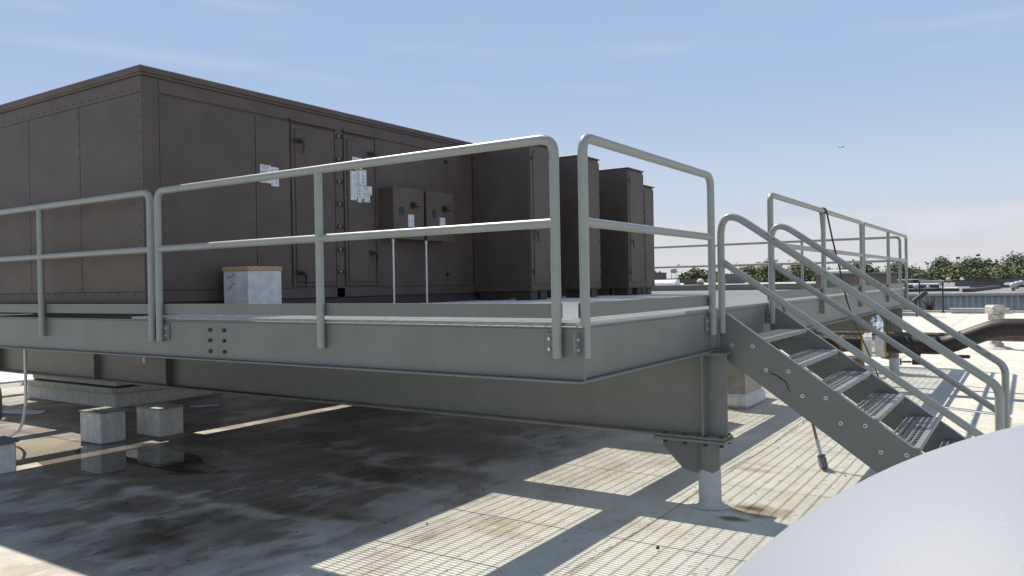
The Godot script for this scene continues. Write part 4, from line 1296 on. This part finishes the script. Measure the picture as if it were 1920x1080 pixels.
	part("drain_handle", TB([V(-1.58, 0.47, pz), V(-1.74, 0.465, pz)], 0.014, 8), M["iron"], o)
	part("drain_handle", TB([V(-1.735, 0.52, pz), V(-1.735, 0.41, pz)], 0.012, 8), M["iron"], o)
	part("clamp", CB(V(-1.05, 0.555, pz - 0.06), V(-0.78, 0.60, pz + 0.06), 0.01), M["bolt_dark"], o)
	part("paint_mark", TB([V(-0.70, 1.0, pz + 0.10), V(-0.66, 1.015, pz + 0.11)], 0.02, 6), M["insul"], o)
	single("second_pipe", TB([V(-5.5, 0.83, -14.55), V(3.6, 0.83, -14.55)], 0.06, 16), M["iron_grey"], "thinner dark pipe running behind the large iron pipe", "pipe", V(-1.0, 0.83, -14.55))
	o = thing("pipe_hanger", "shiny crumpled foil wrapped hanger holding the large pipe under the platform edge", "hanger", V(-2.08, 0.9, pz))
	mb = MB.new()
	rng.seed = 88
	var rings := []
	for k in 6:                                                   # crumpled foil wrapped round the strap, in creased facets
		var ring := []
		var rad: float = [0.10, 0.105, 0.10, 0.095, 0.07, 0.02][k]
		for j in 9:
			var an := TAU * j / 9.0
			ring.append(V(-2.075 + cos(an) * rad * rng.randf_range(0.8, 1.15), 0.905 + k * 0.062 + rng.randf_range(-0.012, 0.012), pz + 0.02 + sin(an) * rad * rng.randf_range(0.8, 1.15)))
		rings.append(ring)
	for k in 5:
		for j in 9:
			var j2 := (j + 1) % 9
			mb.tri(rings[k][j], rings[k + 1][j], rings[k][j2])
			mb.tri(rings[k + 1][j], rings[k + 1][j2], rings[k][j2])
	part("strap", mb, M["foil"], o)
	part("rod", TB([V(-1.92, 0.86, pz), V(-1.93, 1.23, pz)], 0.008, 6), M["bolt_dark"], o)
	# square hooded vent
	var vp := V(-0.72, 0, -22.85)
	o = thing("hooded_vent", "white square hooded vent stack standing on the roof beyond the pipe", "vent", vp)
	part("stack", CB(vp + V(-0.11, 0.002, -0.11), vp + V(0.11, 0.80, 0.11), 0.01), M["vent_white"], o)
	part("collar", CB(vp + V(-0.17, 0.70, -0.17), vp + V(0.17, 0.86, 0.17), 0.015), M["vent_white"], o)
	mb = MB.new()
	mb.prism(PackedVector2Array([Vector2(-0.19, 0.862), Vector2(0.19, 0.862), Vector2(0.19, 0.92), Vector2(0.09, 1.08), Vector2(-0.15, 1.08), Vector2(-0.19, 1.03)]), 0.32, Transform3D(Basis(V(0.82, 0, -0.57), V(0, 1, 0), V(0.57, 0, 0.82)), vp + V(-0.09, 0, -0.13)))
	part("hood", mb, M["vent_white"], o)
	mb = MB.new()
	mb.lathe([Vector2(0.36, 0.004), Vector2(0.30, 0.03), Vector2(0.17, 0.06), Vector2(0.155, 0.14)], 20, Transform3D(Basis(), vp))
	part("flashing", mb, M["vent_white"], o)
	# broom leaning on the platform edge behind the stair
	o = thing("push_broom", "push broom with wooden handle leaning behind the steel stair", "broom", V(-1.68, 0, -7.86))
	part("handle", TB([V(-1.70, 0.17, -7.86), V(-2.098, 1.56, -8.16)], 0.0135, 10), M["handle_wood"], o)
	part("ferrule", TB([V(-1.685, 0.12, -7.85), V(-1.725, 0.265, -7.88)], 0.018, 10), M["bolt_zinc"], o)
	var hx := Transform3D(Basis(V(0.30, 0.25, 0.92).normalized(), V(-0.25, 0.95, -0.17).normalized(), V(-0.92, -0.2, 0.33).normalized()).orthonormalized(), V(-1.675, 0.105, -7.83))
	mb = MB.new()
	mb.cbox(V(-0.10, 0.0, -0.028), V(0.10, 0.03, 0.028), 0.008, hx)
	part("head", mb, M["bristle"], o)
	mb = MB.new()
	rng.seed = 3
	for i in 6:
		for j in 3:
			mb.box(V(-0.097 + i * 0.033, -0.085 - rng.randf() * 0.012, -0.03 + j * 0.021), V(-0.071 + i * 0.033, -0.001, -0.014 + j * 0.021), hx)
	part("bristles", mb, M["bristle_pale"], o)
	# rope tied on the guardrail
	single("rope", TB(bent([V(-2.085, 2.62, -10.24), V(-2.08, 2.30, -10.52), V(-2.085, 1.92, -10.98), V(-2.09, 1.5, -11.45), V(-2.08, 1.20, -11.9), V(-2.06, 0.62, -13.0), V(-2.05, 0.02, -14.1)], 0.3, 4), 0.011, 8), M["rope"], "dark thin rope hanging from the guardrail behind the stair", "rope", V(-2.1, 0, -12))
	mb = MB.new()
	for k in 3:
		var pts := []
		for j in 13:
			var a := TAU * j / 12.0
			pts.append(V(-2.129 + cos(a) * 0.036, 2.635 + sin(a) * 0.036, -10.215 - k * 0.02 - 0.012 * sin(a)))
		mb.tube(pts, 0.011, 6)
	single("rope_knot", mb, M["rope"], "turns of dark rope wound on the top rail behind the stair", "rope", V(-2.129, 2.6, -10.23))
	single("rope_tail", TB(bent([V(-2.165, 2.61, -10.26), V(-2.18, 2.2, -10.45), V(-2.2, 1.95, -10.5), V(-2.22, 1.64, -10.6)], 0.2, 4), 0.010, 8), M["rope"], "loose end of dark rope hanging inside the guardrail", "rope", V(-2.2, 2, -10.5))
	# white dome in the foreground
	o = thing("dome_hood", "large pale bluish dome hood in the near right corner", "dome", V(0.375, 0, -1.73))
	mb = MB.new()
	var prof := [Vector2(1.20, 0.30), Vector2(1.215, 0.32)]
	for k in 33:
		var a := PI / 2 * k / 32.0
		prof.append(Vector2(maxf(1.2408 * cos(a), 0.001), 0.332 + 1.2408 * sin(a)))
	mb.lathe(prof, 96, Transform3D(Basis(), V(0.375, 0, -1.731)))
	part("dome", mb, M["dome"], o)
	mb = MB.new()
	mb.lathe([Vector2(1.05, 0.002), Vector2(1.05, 0.34)], 48, Transform3D(Basis(), V(0.375, 0, -1.731)))
	part("curb", mb, M["base_white"], o)
	# bits of grit and dry leaf lying on the roof near the platform
	mb = MB.new()
	rng.seed = 64
	for k in 260:
		var gx := rng.randf_range(-9.0, 0.5)
		var gz := rng.randf_range(-12.0, -2.6)
		var r := rng.randf_range(0.0015, 0.005) * (2.0 if rng.randf() < 0.06 else 1.0)
		var bs := Basis(Vector3(rng.randfn(), rng.randfn(), rng.randfn()).normalized(), rng.randf() * TAU)
		mb.box(V(-r * 1.5, -r * 0.5, -r), V(r * 1.5, r * 0.5, r), Transform3D(bs, V(gx, r * 0.8 + 0.002, gz)))
	single("roof_grit", mb, M["twig"], "scattered dark grit and bits of dry leaf on the roof", "grit", V(-4.2, 0, -7)).set_meta("kind", "stuff")
	# roof edge: two dark posts, flood light, bare shrub in a planter, low pale box
	for s in [["left dark post at the far white roof edge", -4.69, -44.6], ["right dark post at the far white roof edge", -3.67, -44.7]]:
		o = thing("roof_post", s[0], "post", V(s[1], 0, s[2]), "dark posts at the roof edge")
		part("pole", TB([V(s[1], 0.003, s[2]), V(s[1], 1.55, s[2])], 0.035, 8), M["bolt_dark"], o)
		part("foot", CB(V(s[1] - 0.12, 0.003, s[2] - 0.12), V(s[1] + 0.12, 0.03, s[2] + 0.12), 0.005), M["bolt_dark"], o)
	o = thing("flood_light", "tilted dark flood light on a stand near the far guardrail corner", "flood light", V(-4.35, 0, -40.1))
	part("stand", TB([V(-4.35, 0.003, -40.1), V(-4.35, 0.62, -40.1)], 0.03, 8), M["bolt_dark"], o)
	part("arm", TB([V(-4.8, 0.42, -40.1), V(-4.35, 0.62, -40.1), V(-4.2, 0.8, -40.1)], 0.03, 8), M["bolt_dark"], o)
	mb = MB.new()
	mb.cbox(V(-0.36, -0.10, -0.18), V(0.36, 0.10, 0.18), 0.02, Transform3D(Basis(V(0, 0, 1), 0.72), V(-4.2, 0.88, -40.1)))
	part("lamp_housing", mb, M["bolt_dark"], o)
	mb = MB.new()
	mb.cbox(V(-0.30, 0.102, -0.14), V(0.20, 0.13, 0.14), 0.01, Transform3D(Basis(V(0, 0, 1), 0.72), V(-4.2, 0.88, -40.1)))
	part("lens", mb, M["flood_red"], o)
	o = thing("bare_shrub", "bare dark twiggy shrub between the two dark posts", "shrub", V(-4.45, -0.2, -46.6))
	mb = MB.new()
	rng.seed = 19
	for k in 34:
		var a := rng.randf() * TAU
		var r := rng.randf_range(0.15, 0.62)
		var h := rng.randf_range(0.45, 1.05)
		var b := V(-4.45, -0.2, -46.6)
		mb.tube([b, b + V(cos(a) * r * 0.35, h * 0.55, sin(a) * r * 0.35), b + V(cos(a) * r, h, sin(a) * r)], [0.022, 0.014, 0.005], 5)
	part("twigs", mb, M["twig"], o)
	part("planter", CB(V(-5.4, -0.6, -47.1), V(-3.4, -0.19, -46.1), 0.03), M["base_white"], o)
	o = thing("low_pale_box", "long low pale roof box at the far edge right of the posts", "roof box", V(-2.8, 0, -44.3))
	part("casing", CB(V(-3.3, 0.003, -44.7), V(-0.9, 0.20, -44.0), 0.03), M["base_white"], o)
	part("lid", CB(V(-3.35, 0.201, -44.75), V(-0.85, 0.24, -43.95), 0.01), M["vent_white"], o)
	# airliner far away in the sky
	var jp := V(-656, 551, -3521)
	o = thing("distant_jet", "tiny distant jet crossing the clear sky", "airplane", jp)
	part("fuselage", TB([jp + V(-11, 0, 7.3), jp + V(-9.6, 0.3, 6.4), jp + V(8, 0.3, -5.3), jp + V(11, 0.6, -7.3)], [0.3, 1.2, 1.2, 0.2], 10), M["jet"], o)
	mb = MB.new()
	mb.prism(PackedVector2Array([Vector2(-3, 0), Vector2(2, 0), Vector2(7, 15), Vector2(5, 15)]), 0.5, Transform3D(Basis(V(0.83, 0, -0.55), V(0.55, 0.1, 0.83), V(0, 1, 0)), jp))
	mb.prism(PackedVector2Array([Vector2(-3, 0), Vector2(2, 0), Vector2(7, -15), Vector2(5, -15)]), 0.5, Transform3D(Basis(V(0.83, 0, -0.55), V(0.55, -0.1, 0.83), V(0, 1, 0)), jp))
	part("wing", mb, M["jet"], o)
	mb = MB.new()
	mb.prism(PackedVector2Array([Vector2(9, 0.8), Vector2(11.5, 0.8), Vector2(13.2, 3.6), Vector2(11.8, 3.6)]), 0.4, Transform3D(Basis(V(0.83, 0, -0.55), V(0, 1, 0), V(0.55, 0, 0.83)), jp))
	part("tail", mb, M["jet"], o)
